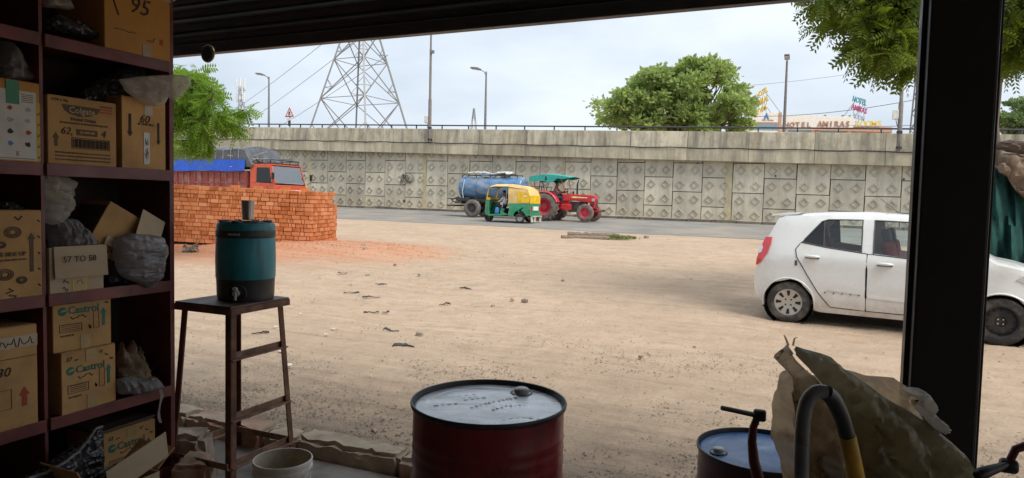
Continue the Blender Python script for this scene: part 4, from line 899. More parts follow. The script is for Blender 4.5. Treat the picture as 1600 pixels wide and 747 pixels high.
# ------------------------------------------------------------------ auto-rickshaw (drives to -X, so local x points that way)
M['auto_green'] = PM('auto_green', (.02,.27,.13), .35, bmp=0, coat=.4, dirt=(.2,.22,.15), damt=.4); M['auto_yellow'] = PM('auto_yellow_paint', (.80,.50,.02), .5, bmp=0)
M['canvas'] = PM('yellow_canvas', (.72,.50,.20), .85, var=.2, dirt=(.5,.36,.2), damt=.6); M['seat_dark'] = PM('dark_rexine', (.03,.035,.05), .5); M['rag'] = PM('dusty_mudflap', (.55,.50,.42), .9, var=.4)
M['blue_bag'] = plastic('blue_bag', (.08,.28,.62), .2)
def rickshaw():
    g = G(786, 348.5); K = 1.0; t = thing('auto_rickshaw', 'green and yellow auto-rickshaw passing the water tanker on the road', 'auto-rickshaw', (g.x, g.y+.6, road_z(g.x, g.y+.6)+.01), PI)
    # local: x forward, near side (towards the shop) is +y after the half turn
    W = .64; x0, x1 = -1.25, 1.15
    lowR = [(-1.25,.34),(-1.27,.80),(-1.22,.86),(-.28,.86),(-.30,.62),(-.24,.36),(-.30,.30),(-.55,.30)]+[( -.80+.30*math.cos(a), .26+.30*math.sin(a)) for a in np.linspace(.3, PI-.3, 9)]+[(-1.2,.30)]
    for sg in (-1, 1):
        m = MB(); panel(m, lowR, lambda x, z: Vector((x, sg*(W-.03*max(0,(z-.7)/.2)**2), z)), .15, .04); m.build('rear_side_panel', M['auto_green'], t, smooth=40)
        m = MB(); panel(m, [(-.26,.36),(.12,.30),(.75,.28),(.75,.36),(.14,.38),(.10,.62),(-.02,.62),(-.06,.44)], lambda x, z: Vector((x, sg*W, z)), .2, .04); m.build('floor_sill', M['auto_green'], t)
        fr = [(.66,.28),(.98,.34),(1.02,.52),(.97,.95),(.92,1.00),(.70,1.00),(.72,.6)]
        m = MB(); panel(m, fr, lambda x, z: Vector((x, sg*(W-.03-.34*max(0,(x-.66)/.5)**1.5), z)), .1, .03); m.build('front_side_panel', M['auto_green'], t, smooth=40)
        m = MB(); panel(m, [(.70,1.0),(.92,1.0),(.90,1.13),(.72,1.10)], lambda x, z: Vector((x, sg*(W-.03-.34*max(0,(x-.66)/.5)**1.5), z)), .1, .03); m.build('front_trim', M['auto_yellow'], t)
        MB().tube([(.88,sg*.50,1.08),(.78,sg*.55,1.45),(.70,sg*.56,1.58)], .025, 6).build('windscreen_pillar', M['auto_yellow'], t)
        MB().bar((-.16,sg*.60,.86),(-.14,sg*.60,1.55),.035).build('door_post', M['lamp_pole'], t)
        MB().tube([(-.2,sg*.62,1.02),(.0,sg*.62,.98),(.06,sg*.62,.66)], .014, 6).build('grab_rail', M['chrome'], t)
        side = [(-1.25,.87),(-1.27,1.2),(-1.18,1.50),(-.95,1.62),(-.22,1.70),(-.24,1.55),(-.25,.87)]
        m = MB(); panel(m, side, lambda x, z: Vector((x, sg*(W-.01-.10*max(0,(z-1.35)/.3)**2), z)), .12, .015); cv = m.build('canopy_side', M['canvas'], t, smooth=50)
        m = MB(); panel(m, [(-1.262,.90),(-1.262,1.30),(-.74,1.38),(-.70,1.3),(-.72,.90)], lambda x, z: Vector((x, sg*(W+.004), z)), .2, .006); m.build('yellow_flap', M['auto_yellow'], t)
        if sg > 0: m = MB(); panel(m, [(-1.16,1.16),(-.98,1.17),(-.98,1.22),(-1.16,1.21)], lambda x, z: Vector((x, sg*(W+.012), z)), .1, .004); m.build('plate', M['white'], t)
    rp2 = [(-1.27,1.2),(-1.18,1.50),(-.95,1.63),(-.2,1.72),(.45,1.72),(.72,1.66),(.80,1.56)]
    m = MB(); n = 11; rows = []
    for (x, z) in rp2:
        for j in range(n): s = -1+2*j/(n-1); rows.append((x, s*(W-.02), z-.10*abs(s)**4+.01*math.sin(j*2+x*9)))
    m.add(rows, [(a*n+b, a*n+b+1, (a+1)*n+b+1, (a+1)*n+b) for a in range(len(rp2)-1) for b in range(n-1)]); m.build('roof_canopy', M['canvas'], t, smooth=60, fixn=False)
    MB().b2(-1.30,-1.262,-.60,.60,.87,1.22).build('rear_curtain', M['auto_yellow'], t); MB().b2(-1.31,-1.262,-.62,.62,.32,.865).build('rear_panel', M['auto_green'], t, bevel=.02)
    for y in (-.5, .5): MB().b2(-1.33,-1.31,y-.06,y+.06,.55,.72).build('tail_lamp', M['tail_red'], t)
    MB().b2(-1.335,-1.312,-.3,.3,.56,.74).build('number_plate', M['white'], t)
    MB().tube([(-1.40,-.55,.30),(-1.44,0,.30),(-1.40,.55,.30)], .025, 6).build('rear_bumper', M['rag'], t)
    for y in (-.5, .15, .5): MB().b2(-1.36,-1.34,y-.12,y+.1,.04,.30).build('mud_flap', M['rag'], t)
    m = MB()
    def nose(u, v):
        a = -PI/2+PI*u; z = .28+v*.74; k = 1-.16*v; return (.72+.34*k*math.cos(a), .46*math.sin(a)*(1-.08*v), z)
    m.grid(13, 6, nose).build('front_cowl', M['auto_green'], t, smooth=60, fixn=False)
    m = MB(); m.grid(13, 2, lambda u, v: (.72+.29*math.cos(-PI/2+PI*u), .43*math.sin(-PI/2+PI*u), 1.02+v*.09)).build('cowl_band', M['auto_yellow'], t, smooth=60, fixn=False)
    m = MB(); m.grid(9, 4, lambda u, v: (.98-.22*v-.10*(2*u-1)**2, (2*u-1)*(.44+.06*v), 1.10+v*.46)); m.build('windscreen', M['car_glass'], t, smooth=60, fixn=False)
    MB().lathe([(.001,0),(.07,.005),(.075,.05),(.001,.10)], 14, (1.02,0,.78), 'X').build('head_lamp', M['clear_lens'], t, smooth=40)
    m = MB(); m.grid(9, 5, lambda u, v: (.98+.30*math.sin(v*PI*.9-.9)+.02, (2*u-1)*.13, .32+.16*math.cos(v*PI*.9-.9)+.03)); m.build('front_mudguard', M['auto_green'], t, smooth=60, fixn=False)
    wheel(t, 1.0, 0, .215, .11, 'steel_wheel', 'steel', 1)
    for sg in (-1, 1): wheel(t, -.80, sg*.54, .215, .12, 'silver', 'steel', sg)
    MB().b2(-1.2,.8,-.60,.60,.27,.33).build('floor_pan', M['dark_metal'], t)
    MB().b2(-.98,-.45,-.56,.56,.36,.66).build('passenger_seat', M['seat_dark'], t, bevel=.04); MB().box((-1.02,0,.98),(.14,1.1,.62),(0,R(-8),0)).build('passenger_backrest', M['seat_dark'], t, bevel=.04)
    MB().b2(.0,.34,-.40,.40,.36,.64).build('driver_seat', M['seat_dark'], t, bevel=.04)
    MB().tube([(.66,-.32,1.02),(.70,0,.98),(.66,.32,1.02)], .018, 6).build('handlebar', M['black'], t); MB().bar((.70,0,.98),(.92,0,.5),.04).build('steering_stem', M['black'], t)
    MB().b2(-.10,-.08,-.5,.5,.9,1.3).build('divider', M['far_glass'], t)
    L_ = t.location
    def wl(x, y, z): return (L_.x-x, L_.y-y, L_.z+z)
    seated('person', 'driver in a white shirt sitting inside the auto-rickshaw', wl(.14, .05, .66), PI, 'shirt_white', 'trouser_dark', .48, .06, .36, .93)
    b = inflate([(-.11,.0),(.1,-.01),(.12,.2),(.05,.34),(-.07,.33),(-.12,.16)], .06, .05, 3, .01).build('carrier_bag', M['blue_bag'], None, smooth=60, loc=wl(.36, .50, .34)); tag(b, 'small blue bag on the auto-rickshaw floor beside the driver', 'bag')
rickshaw()

# ------------------------------------------------------------------ tractor with canopy, and the tanker behind it
M['tractor_red'] = PM('tractor_red', (.58,.022,.035), .32, bmp=0, coat=.4, dirt=(.35,.12,.1), damt=.4); M['canopy_teal'] = PM('teal_canopy', (.03,.36,.31), .55, bmp=.2)
M['mud_tyre'] = PM('dusty_tractor_tyre', (.14,.12,.105), .95, var=.4, dirt=(.30,.25,.20), damt=.7, dscale=4); M['farm_rim'] = PM('pink_red_rim', (.50,.045,.07), .45, bmp=0)
M['tank_blue'] = PM('tanker_blue', (.10,.22,.40), .35, .2, var=.35, scale=2, dirt=(.36,.36,.36), damt=.8, dscale=1.6, bmp=0, stretch=(1,1,2.5)); M['hose_pale'] = PM('pale_hose', (.62,.64,.62), .5)
M['decal'] = PM('cream_decal', (.78,.68,.35), .5); M['chassis'] = PM('dark_chassis', (.05,.05,.052), .7, dirt=(.16,.13,.10), damt=.6)
def tractor():
    g = G(851, 345.5); f = G(908, 347); yy = (g.y+f.y)/2+.45
    t = thing('farm_tractor', 'red farm tractor with a teal canopy towing the blue tanker', 'tractor', (g.x, yy, road_z(g.x, yy)+.01), R(-1))
    RR, FR, WB = .66, .41, 2.02
    for sg in (-1, 1): wheel(t, 0, sg*.70, RR, .38, 'farm_rim', 'dish', sg, 'mud_tyre', tread=18); wheel(t, WB, sg*.62, FR, .22, 'farm_rim', 'dish', sg, 'mud_tyre')
    MB().lathe([(.10,-.62),(.16,-.3),(.22,0),(.16,.3),(.10,.62)], 14, (0,0,RR), 'Y').build('rear_axle', M['tractor_red'], t, smooth=50)
    MB().bar((WB,-.55,FR),(WB,.55,FR),.12).build('front_axle', M['tractor_red'], t, bevel=.02)
    MB().box((.55,0,.72),(1.1,.36,.44)).build('gearbox', M['tractor_red'], t, bevel=.04); MB().box((1.45,0,.68),(.9,.32,.5)).build('engine_block', M['chassis'], t, bevel=.03)
    MB().box((.95,-.30,.66),(.52,.20,.30)).build('fuel_tank', M['tractor_red'], t, bevel=.04)
    m = MB(); pr = [(.72,.93),(.72,1.27),(1.1,1.29),(2.15,1.26),(2.34,1.22),(2.38,1.05),(2.35,.62),(2.15,.60),(2.10,.88),(1.3,.98)]
    m.prism(pr, -.27, .27, 'Y'); hd = m.build('bonnet', M['tractor_red'], t, bevel=.045)
    for sg in (-1, 1):
        MB().prism([(1.15,1.15),(1.3,1.18),(2.0,1.14),(2.0,1.10),(1.28,1.10)], sg*.272, sg*.278, 'Y').build('decal', M['decal'], hd)
        MB().box((2.28,sg*.25,1.02),(.14,.06,.14)).build('head_lamp', M['clear_lens'], hd, bevel=.015)
        for k in range(5): MB().box((2.25,sg*.274,.74+.05*k),(.16,.012,.02)).build('grille_slot', M['black'], hd)
    for k in range(6): MB().box((2.385,0,.68+.07*k),(.012,.36,.03)).build('front_grille_bar', M['black'], hd)
    MB().box((2.55,0,.52),(.12,.5,.10)).build('front_bumper', M['tractor_red'], t, bevel=.02); MB().bar((2.2,0,.5),(2.6,0,.52),.12).build('bumper_beam', M['tractor_red'], t); MB().tube([(2.62,-.2,.48),(2.74,-.18,.55),(2.74,.18,.55),(2.62,.2,.48)], .03, 6).build('tow_hook', M['chassis'], t)
    MB().tube([(1.42,-.10,1.24),(1.42,-.10,1.72),(1.46,-.10,1.92),(1.49,-.10,1.95)], [.045,.045,.025,.025], 8).build('exhaust_pipe', M['black'], t)
    MB().tube([(1.15,.10,1.25),(1.15,.10,1.42)], .05, 8).build('air_cleaner', M['black'], t)
    for sg in (-1, 1):
        m = MB(); aa = np.linspace(R(150), R(18), 12); n = len(aa); vs = []
        for a in aa:
            for (rr, y) in ((RR+.06, .50), (RR+.09, .52), (RR+.09, .86), (RR+.04, .90)): vs.append((rr*math.cos(a), sg*y, RR+rr*math.sin(a)))
        m.add(vs, [(i*4+j, i*4+j+1, i*4+j+5, i*4+j+4) for i in range(n-1) for j in range(3)]); m.build('fender', M['tractor_red'], t, smooth=50, fixn=False)
        for x in (-.72, -.45, -.2): MB().tube([(x,sg*.62,1.36),(x,sg*.62,1.62)], .014, 5).build('guard_rail_post', M['black'], t)
        MB().tube([(-.78,sg*.62,1.62),(-.1,sg*.62,1.62)], .014, 5).build('guard_rail', M['black'], t)
        MB().tube([(-.52,sg*.55,1.35),(-.68,sg*.56,2.02)], .022, 6).build('canopy_strut', M['tractor_red'], t); MB().tube([(-.45,sg*.55,1.40),(-.25,sg*.56,2.02)], .018, 6).build('canopy_strut', M['tractor_red'], t)
        MB().tube([(.98,sg*.40,1.25),(.72,sg*.55,2.06)], .02, 6).build('canopy_strut', M['tractor_red'], t)
    m = MB(); cp = [(-.82,1.94),(-.82,2.14),(-.5,2.20),(0,2.25),(.5,2.22),(1.02,2.16),(1.28,2.10)]; n = 9; rows = []
    for (x, z) in cp:
        for j in range(n): s = -1+2*j/(n-1); rows.append((x, s*.74, z-.05*s*s))
    m.add(rows, [(a*n+b, a*n+b+1, (a+1)*n+b+1, (a+1)*n+b) for a in range(len(cp)-1) for b in range(n-1)])
    can = m.build('canopy', M['canopy_teal'], t, smooth=50, fixn=False)
    for sg in (-1, 1):
        m = MB(); panel(m, [(-.82,1.86),(-.82,2.09),(-.5,2.15),(0,2.20),(.5,2.17),(1.02,2.11),(1.28,2.05),(.88,1.98),(.62,2.02),(.42,1.86),(.25,1.80),(-.1,1.88)], lambda x, z: Vector((x, sg*.745, z)), .3, .012); m.build('canopy_flap', M['canopy_teal'], can)
        MB().prism([(.0,1.93),(.1,1.93),(.08,2.1),(.03,2.12)], sg*.752, sg*.757, 'Y').build('printed_emblem', M['black'], can)
    MB().box((.28,0,1.0),(.42,.44,.10)).build('driver_seat', M['seat_dark'], t, bevel=.03); MB().box((.06,0,1.22),(.10,.42,.42),(0,R(-10),0)).build('seat_back', M['seat_dark'], t, bevel=.03)
    MB().bar((1.0,0,1.2),(.82,0,1.42),.05).build('steering_column', M['black'], t)
    MB().tube([(.80+.07*math.sin(a),.20*math.cos(a),1.43+.19*math.sin(a)*.5) for a in np.linspace(0,2*PI,20,endpoint=False)], .018, 6, closed=True).build('steering_wheel', M['black'], t)
    MB().box((.7,-.36,.62),(.30,.22,.04)).build('foot_step', M['tractor_red'], t); MB().box((.7,.36,.62),(.30,.22,.04)).build('foot_step', M['tractor_red'], t)
    L_ = t.location
    seated('person', 'tractor driver in a pinkish shirt and blue jeans under the teal canopy', (L_.x+.27, L_.y-.02, L_.z+1.05), R(-1), 'shirt_pink', 'jeans', .48, .05, .42, 1.02)
    # tanker trailer
    xw = G(749, 339).x; ty = yy+.15; tz = road_z(xw, ty)+.01
    k = thing('water_tanker', 'blue cylindrical water tanker trailer with a pale hose on top', 'tanker', (xw, ty, tz), R(-1)); w = .57
    lt = 3.6; m = MB(); 
    m.lathe([(.001,-1.02),(.32,-.99),(.50,-.92),(.565,-.85),(.565,lt-1.1),(.50,lt-1.02),(.32,lt-.96),(.001,lt-.93)], 36, (0,0,1.48), 'X', False, False); tk = m.build('tank', M['tank_blue'], k, smooth=50)
    for x in (-.7, .1, .9, 1.7, 2.3): MB().lathe([(.57,x-.025),(.582,x-.025),(.582,x+.025),(.57,x+.025)], 36, (0,0,1.48), 'X', False, False).build('band', M['tank_blue'], tk, smooth=40)
    for sg in (-1, 1): MB().bar((-.8,sg*.3,2.13),(2.3,sg*.3,2.13),.04).build('top_rail', M['chassis'], tk)
    for x in (-.8, 0, .8, 1.6, 2.3):
        for sg in (-1, 1): MB().bar((x,sg*.3,2.0),(x,sg*.3,2.13),.04).build('rail_stay', M['chassis'], tk)
    MB().lathe([(.26,0),(.26,.14),(.24,.17),(.001,.19)], 20, (1.5,0,2.07)).build('filler_cap', M['chassis'], tk, smooth=40)
    hp = [(-.1+.9*t_-.25*math.sin(t_*9), -.22+.16*math.sin(t_*14), 2.17+.10*abs(math.sin(t_*6))) for t_ in np.linspace(-.4, 2.4, 60)]
    MB().tube(hp, .045, 7).build('hose', M['hose_pale'], tk, smooth=60)
    MB().b2(.3,.75,-.35,.0,2.08,2.22).build('folded_sheet', M['tank_blue'], tk, bevel=.03)
    MB().tube([(-.55,-.55,1.9),(-.62,-.62,1.3),(-.6,-.55,.95)], .02, 6).build('sight_pipe', M['hose_pale'], tk)
    for sg in (-1, 1): MB().b2(-1.05,2.5,sg*.30-.05,sg*.30+.05,.78,.92).build('chassis_beam', M['chassis'], k, bevel=.01)
    MB().b2(-1.15,-.75,-.5,.5,.66,.78).build('rear_step', M['chassis'], k); MB().b2(-1.1,-.3,-.45,.45,.80,.98).build('pump_box', M['chassis'], k, bevel=.02)
    MB().b2(-1.5,-1.15,-.6,.6,.52,.60).build('bumper_bar', M['chassis'], k)
    MB().tube([(-1.3,-.3,.75),(-1.45,-.3,.85),(-1.0,-.3,1.0)], .04, 6).build('outlet_pipe', M['chassis'], k)
    for sg in (-1, 1): wheel(k, 0, sg*.66, .44, .26, 'chassis', 'dish', sg, 'mud_tyre')
    MB().bar((0,-.6,.44),(0,.6,.44),.12).build('axle', M['chassis'], k)
    for x in (-.5, .6, 1.8): MB().b2(x-.05,x+.05,-.4,.4,.9,1.0).build('saddle', M['chassis'], k)
    ax = g.x-xw
    MB().bar((2.4,0,.80),(ax-.35,0,.62),.10).build('drawbar', M['chassis'], k)
tractor()

# ------------------------------------------------------------------ loaded lorry on the road behind the bricks
M['lorry_red'] = PM('lorry_orange_red', (.56,.085,.035), .4, bmp=0, dirt=(.35,.2,.14), damt=.4); M['body_red'] = PM('maroon_body', (.27,.06,.05), .6, dirt=(.42,.33,.27), damt=.5, dscale=2)
M['tarp_dark'] = PM('black_tarpaulin', (.075,.078,.088), .42, var=.4, scale=3, bmp=.4, bscale=9); M['tarp_blue'] = PM('blue_tarpaulin', (.012,.085,.52), .5, bmp=.3, bscale=12); M['rope'] = PM('pale_rope', (.36,.35,.33), .9, bmp=0)
M['screen_glass'] = glass('screen_glass', (.6,.7,.7), .8)
def lorry():
    xf, y0 = -24.6, 26.4; z0 = road_z(xf, 27.6)+.01; Wd2 = 2.3
    t = thing('lorry', 'orange-red lorry with black and blue tarpaulin load behind the brick stack', 'lorry', (xf, y0, z0), 0)
    L0 = -9.0
    cab = [(-1.62,.75),(-1.62,2.38),(-1.45,2.45),(-.42,2.45),(-.28,2.38),(-.06,1.62),(0,1.45),(0,.55),(-.1,.5),(-.35,.5)]+[(-.85+.5*math.cos(a),.5+.5*math.sin(a)) for a in np.linspace(.05,PI-.05,9)]+[(-1.5,.5)]
    m = MB(); m.prism([(-1.62,.6),(-1.62,2.36),(-1.55,2.45),(-1.58,.6)], .05, 2.25, 'Y'); m.build('cab_back', M['lorry_red'], t)
    for y, s in ((.0, -1), (2.3, 1)):
        fn = lambda x, z: Vector((x, y+(.04*max(0,(z-1.5)))*-s, z))
        low = [(-1.62,.6),(-1.62,1.55),(-.04,1.48),(0,1.40),(0,.6),(-.3,.6)]+[(-.85+.48*math.cos(a),.5+.48*math.sin(a)) for a in np.linspace(.25,PI-.25,9)]+[(-1.4,.6)]
        def thin(mb_, poly, yo=0):
            p2, fs, bd, be = flat(poly, None, .2); n = len(p2); a = [fn(x, z)+Vector((0,-s*-yo,0)) for x, z in p2]; b = [v+Vector((0,-s*.03,0)) for v in a]
            mb_.add(a+b, fs+[tuple(i+n for i in f[::-1]) for f in fs]+[(i, j, j+n, i+n) for i, j in be])
        m = MB(); thin(m, low); thin(m, [(-1.62,1.55),(-1.62,2.38),(-1.5,2.45),(-.42,2.45),(-.28,2.38),(-.04,1.48),(-.20,1.52),(-.36,2.28),(-1.22,2.28),(-1.22,1.55)])
        sd_ = m.build('cab_side', M['lorry_red'], t)
        m = MB(); thin(m, [(-1.20,1.56),(-1.20,2.27),(-.37,2.27),(-.21,1.53)], -.02); m.build('door_window', M['dark_glass'], sd_)
        m = MB(); thin(m, [(-1.5,.95),(-.05,.92),(-.05,1.12),(-1.5,1.14)], .012); m.build('door_stripe', M['auto_yellow'], sd_)
        MB().tube([(.0,y+s*.1,1.5),(.12,y+s*.25,1.6),(.12,y+s*.25,2.05)], .018, 6).build('mirror_arm', M['black'], t); MB().box((.12,y+s*.25,1.85),(.05,.16,.32)).build('mirror', M['black'], t)
    m = MB(); m.add([(-.02,.06,1.50),(-.02,2.24,1.50),(-.29,2.20,2.36),(-.29,.10,2.36)], [(0,1,2,3)]); m.build('windscreen', M['screen_glass'], t)
    MB().b2(-.06,.02,.03,2.27,.62,1.42).build('front_panel', M['lorry_red'], t, bevel=.03); MB().b2(.021,.05,.1,2.2,.98,1.10).build('grille', M['black'], t); MB().b2(.021,.045,.1,2.2,1.12,1.18).build('front_stripe', M['white'], t)
    MB().b2(.0,.16,.0,2.3,.38,.62).build('front_bumper', M['lorry_red'], t, bevel=.03)
    for y in (.3, 2.0): MB().box((.03,y,.78),(.06,.28,.2)).build('head_lamp', M['clear_lens'], t, bevel=.01)
    for y in (.06, 2.24): MB().bar((-.02,y,1.48),(-.30,y+(.04 if y < 1 else -.04),2.38),.05).build('screen_pillar', M['lorry_red'], t)
    MB().b2(-1.6,-.3,.05,2.25,2.40,2.47).build('cab_roof', M['lorry_red'], t, bevel=.02); MB().b2(-1.0,-.3,.1,2.2,1.05,1.3).build('dashboard', M['black'], t)
    MB().box((-.9,.6,1.15),(.5,.5,.7)).build('seat', M['seat_dark'], t, bevel=.05); MB().box((-.9,1.7,1.15),(.5,.5,.7)).build('seat', M['seat_dark'], t, bevel=.05)
    MB().tube([(-1.55,.15,2.5),(-.35,.15,2.5),(-.35,2.15,2.5),(-1.55,2.15,2.5)], .03, 6, closed=True).build('roof_rack', M['black'], t)
    for x in (-1.5,-.95,-.4):
        for y in (.15, 2.15): MB().bar((x,y,2.46),(x,y,2.68),.035).build('rack_post', M['black'], t)
    MB().tube([(-1.55,.15,2.68),(-.35,.15,2.68),(-.35,2.15,2.68),(-1.55,2.15,2.68)], .022, 6, closed=True).build('roof_rack_rail', M['black'], t)
    bd = MB().b2(L0,-1.85,0,2.3,.95,2.12).build('cargo_body', M['body_red'], t)
    nrib = 17
    for i in range(nrib): x = L0+.05+(7.05)*i/(nrib-1); MB().b2(x-.03,x+.03,-.05,-.001,.95,2.12).build('rib', M['body_red'], bd)
    for z in (1.02, 1.5, 2.06): MB().b2(L0,-1.85,-.035,-.002,z-.03,z+.03).build('side_rail', M['body_red'], bd)
    MB().b2(L0,-1.85,-.03,-.001,.88,.95).build('pale_skirt', M['rope'], bd)
    # loads under tarpaulin
    m = MB(); nx, ny_ = 44, 14
    def top(u, v):
        x = L0-.03+u*(7.6); y = -.06+v*2.42
        z = 3.20+.20*math.sin(PI*v)**.45+.05*noise.noise(Vector((x*1.3, y*2, 0)))
        if u > .93: z -= (u-.93)/.07*.8
        z += .10*noise.noise(Vector((x*.8,y,3)))*(1 if u > .7 else .3)
        return (x, y, z)
    m.grid(nx, ny_, top)
    for yv, sgn in ((0,-1),(1,1)):
        m.grid(nx, 6, lambda u, v: (L0-.03+u*7.6, top(u,yv)[1]+sgn*.04*math.sin(u*60+v*3)*v+sgn*.03*v, top(u,yv)[2]*(1-v)+2.30*v if u < .93 else top(u,yv)[2]*(1-v)+v*2.3))
    m.grid(3, ny_, lambda u, v: (L0-.03+7.6, -.06+v*2.42, top(1,v)[2]*(1-u)+2.3*u)); m.grid(3, ny_, lambda u, v: (L0-.03, -.06+v*2.42, top(0,v)[2]*(1-u)+2.1*u))
    tp = m.build('tarpaulin', M['tarp_dark'], t, smooth=70, fixn=False)
    b = inflate([(0,0),(1.4,0),(1.45,.3),(1.15,.62),(.8,.6),(.45,.95),(.1,.8),(-.2,.3)], .8, .09, 8, .06, 5, fold=(.9,.4,3.5,.09)).build('tarpaulin_bundle', M['tarp_dark'], t, smooth=40, loc=(-2.55, 1.1, 2.35))
    m = MB(); m.grid(60, 6, lambda u, v: (L0-.05+u*7.25, -.14-.025*math.sin(u*34)*v-.05*v, 2.68-v*.58+.02*math.sin(u*13)*v)); m.build('blue_sheet', M['tarp_blue'], t, smooth=60, fixn=False)
    for i in range(13):
        u = .05+i*.07; q = [top(u, v) for v in np.linspace(0,1,7)]
        MB().tube([(q[0][0]+.03,-.17,2.72)]+[(p[0],p[1]-(.05 if k == 0 else 0),p[2]+.02) for k, p in enumerate(q)]+[(q[0][0],2.4,2.3)], .010, 5).build('rope', M['rope'], t)
    for (a, c_) in (((-3.0,-.12,2.9),(-.5,.3,2.7)), ((-3.4,-.1,2.5),(-1.0,.5,3.1)), ((-2.8,-.16,2.3),(-1.2,.1,2.75)), ((-2.6,.0,3.2),(-1.0,.8,2.7))): MB().tube([a, [(a[k]+c_[k])/2-(.08 if k == 2 else 0) for k in range(3)], c_], .022, 5).build('lashing', M['rope'], t)
    for x in (-.85, -5.6, -6.8):
        for y, s in ((.18, -1), (2.12, 1)): wheel(t, x, y, .48, .28, 'chassis', 'dish', s)
    for y in (.6, 1.7): MB().b2(L0,-.2,y-.06,y+.06,.62,.88).build('chassis_rail', M['chassis'], t)
lorry()

# ------------------------------------------------------------------ brick stack
def bricks():
    corner = G(486, 377.5); lefty = R(23.7-5)
    st = thing('brick_stack', 'long stack of orange-red clay bricks standing in the yard', 'bricks', (corner.x, corner.y, corner.z-.10), lefty)
    st.rotation_euler = (0, R(1.6), lefty)
    H, Lb, Wb, T = .113, .235, .078, .115
    # local: x runs to the right end face at x=0 (front along -x), y away from the viewer
    L_ = 6.4; D_ = 2.0; rows = []
    def course(z, n0, face, length, off):
        out = []; u = -off
        while u < length:
            w_ = Lb if random.random() < .52 else Wb*random.choice((1, 1, 1.45))
            a, b = max(0, u), min(length, u+w_)
            if b-a > .03: out.append((a, b))
            u += w_+.005
        return out
    items = []
    for r in range(-1, 13):
        z = r*H; rec = 0
        for a, b in course(z, 0, 'f', L_, random.uniform(0, .1)):
            j = random.uniform(-.012, .010); items.append((-(a+b)/2, .06+j, z+H/2, b-a-.013, .12, H-.011, a))
        dd = D_ if r < 10 else D_-.42
        for a, b in course(z, 0, 's', dd-.125, random.uniform(0, .1)):
            j = random.uniform(-.010, .014)+(.03 if r < 1 else 0); items.append((-.06+j, .125+(a+b)/2, z+H/2, .12, b-a-.013, H-.011, a*.8))
    for i in range(26):       # top layer seen edge-on
        for k in range(8):
            if random.random() < .93: items.append((-.14-i*.245, .25+k*.235-(0 if k < 7 else .1), 12*H+H/2+random.uniform(-.012,.004), .235, .225, H-.01, 9+i))
    for q in ((-.35, .35, .2), (-.9, .3, .5), (-1.7,.32,.1), (-2.4,.4,-.2)): items.append((q[0], q[1], 13*H+.035, .22, .105, .07, 8.5))
    items.sort(key=lambda q: q[6])
    cache = {}
    for it in items[:300]:
        key = tuple(round(v, 2) for v in it[3:6])
        if key not in cache:
            me = MB().box((0,0,0), it[3:6]).mesh(bevel=.006, seg=1); me.materials.append(M['brick']); cache[key] = me
        link('brick', cache[key], None, st, it[:3], (random.uniform(-.01,.01), random.uniform(-.01,.01), random.uniform(-.015,.015)))
    m = MB()
    for it in items[300:]: m.box(it[:3], it[3:6], (random.uniform(-.02,.02), random.uniform(-.02,.02), random.uniform(-.03,.03)))
    o = m.build('brick_courses', M['brick'], st); o['kind'] = 'stuff'
    MB().b2(-L_+.1,-.13,.13,D_-.5,0,12*H-.01).build('stack_core', M['seat_red'], st)
    MB().b2(-L_+.1,-.14,D_-.52,D_-.05,0,10*H-.03).build('stack_core', M['seat_red'], st)
bricks()
# ------------------------------------------------------------------ stool, cooler jug, tumbler
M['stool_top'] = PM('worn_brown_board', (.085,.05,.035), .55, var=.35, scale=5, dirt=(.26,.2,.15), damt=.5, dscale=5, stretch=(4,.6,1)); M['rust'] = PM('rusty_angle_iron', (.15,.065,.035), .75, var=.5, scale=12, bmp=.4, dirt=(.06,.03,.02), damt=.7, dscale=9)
M['rust_sunlit_tone'] = PM('sunlit_tone_iron', (.22,.12,.075), .7, var=.5, scale=12, bmp=.4, dirt=(.08,.045,.03), damt=.6, dscale=9)  # lighter copy of the rust: light on the rungs put into the colour
sx0, sx1, sy0, sy1, sz = -3.34, -2.91, 2.79, 3.25, 1.035
st = thing('tall_stool', 'tall brown angle-iron stool carrying the teal water cooler', 'stool', ((sx0+sx1)/2, (sy0+sy1)/2, .03)); hx2, hy2 = (sx1-sx0)/2, (sy1-sy0)/2; H = sz-.03
MB().b2(-hx2,hx2,-hy2,hy2,H-.012,H).build('seat_board', M['stool_top'], st, bevel=.003)
for (a, b) in (((-hx2,-hy2),(hx2,-hy2)),((hx2,-hy2),(hx2,hy2)),((hx2,hy2),(-hx2,hy2)),((-hx2,hy2),(-hx2,-hy2))):
    MB().bar((a[0],a[1],H-.03),(b[0],b[1],H-.03),.012,.036).build('seat_edge', M['rust'], st)
def leg_at(ix, iy, z):
    k = .055*(1-z/H); return Vector((ix*(hx2-.03+k), iy*(hy2-.03+k), z))
for ix in (-1,1):
    for iy in (-1,1):
        m = MB(); a, b = leg_at(ix,iy,0), leg_at(ix,iy,H-.02); t_ = .038
        for (w_, h_, ox, oy) in ((t_,.006,-ix*t_/2,0),(.006,t_,0,-iy*t_/2)):
            vs = []
            for p in (a, b):
                for (u, v) in ((-1,-1),(1,-1),(1,1),(-1,1)): vs.append((p.x+ox+u*w_/2, p.y+oy+v*h_/2, p.z))
            m.add(vs, [(0,3,2,1),(4,5,6,7),(0,1,5,4),(1,2,6,5),(2,3,7,6),(3,0,4,7)])
        m.build('leg', M['rust'], st)
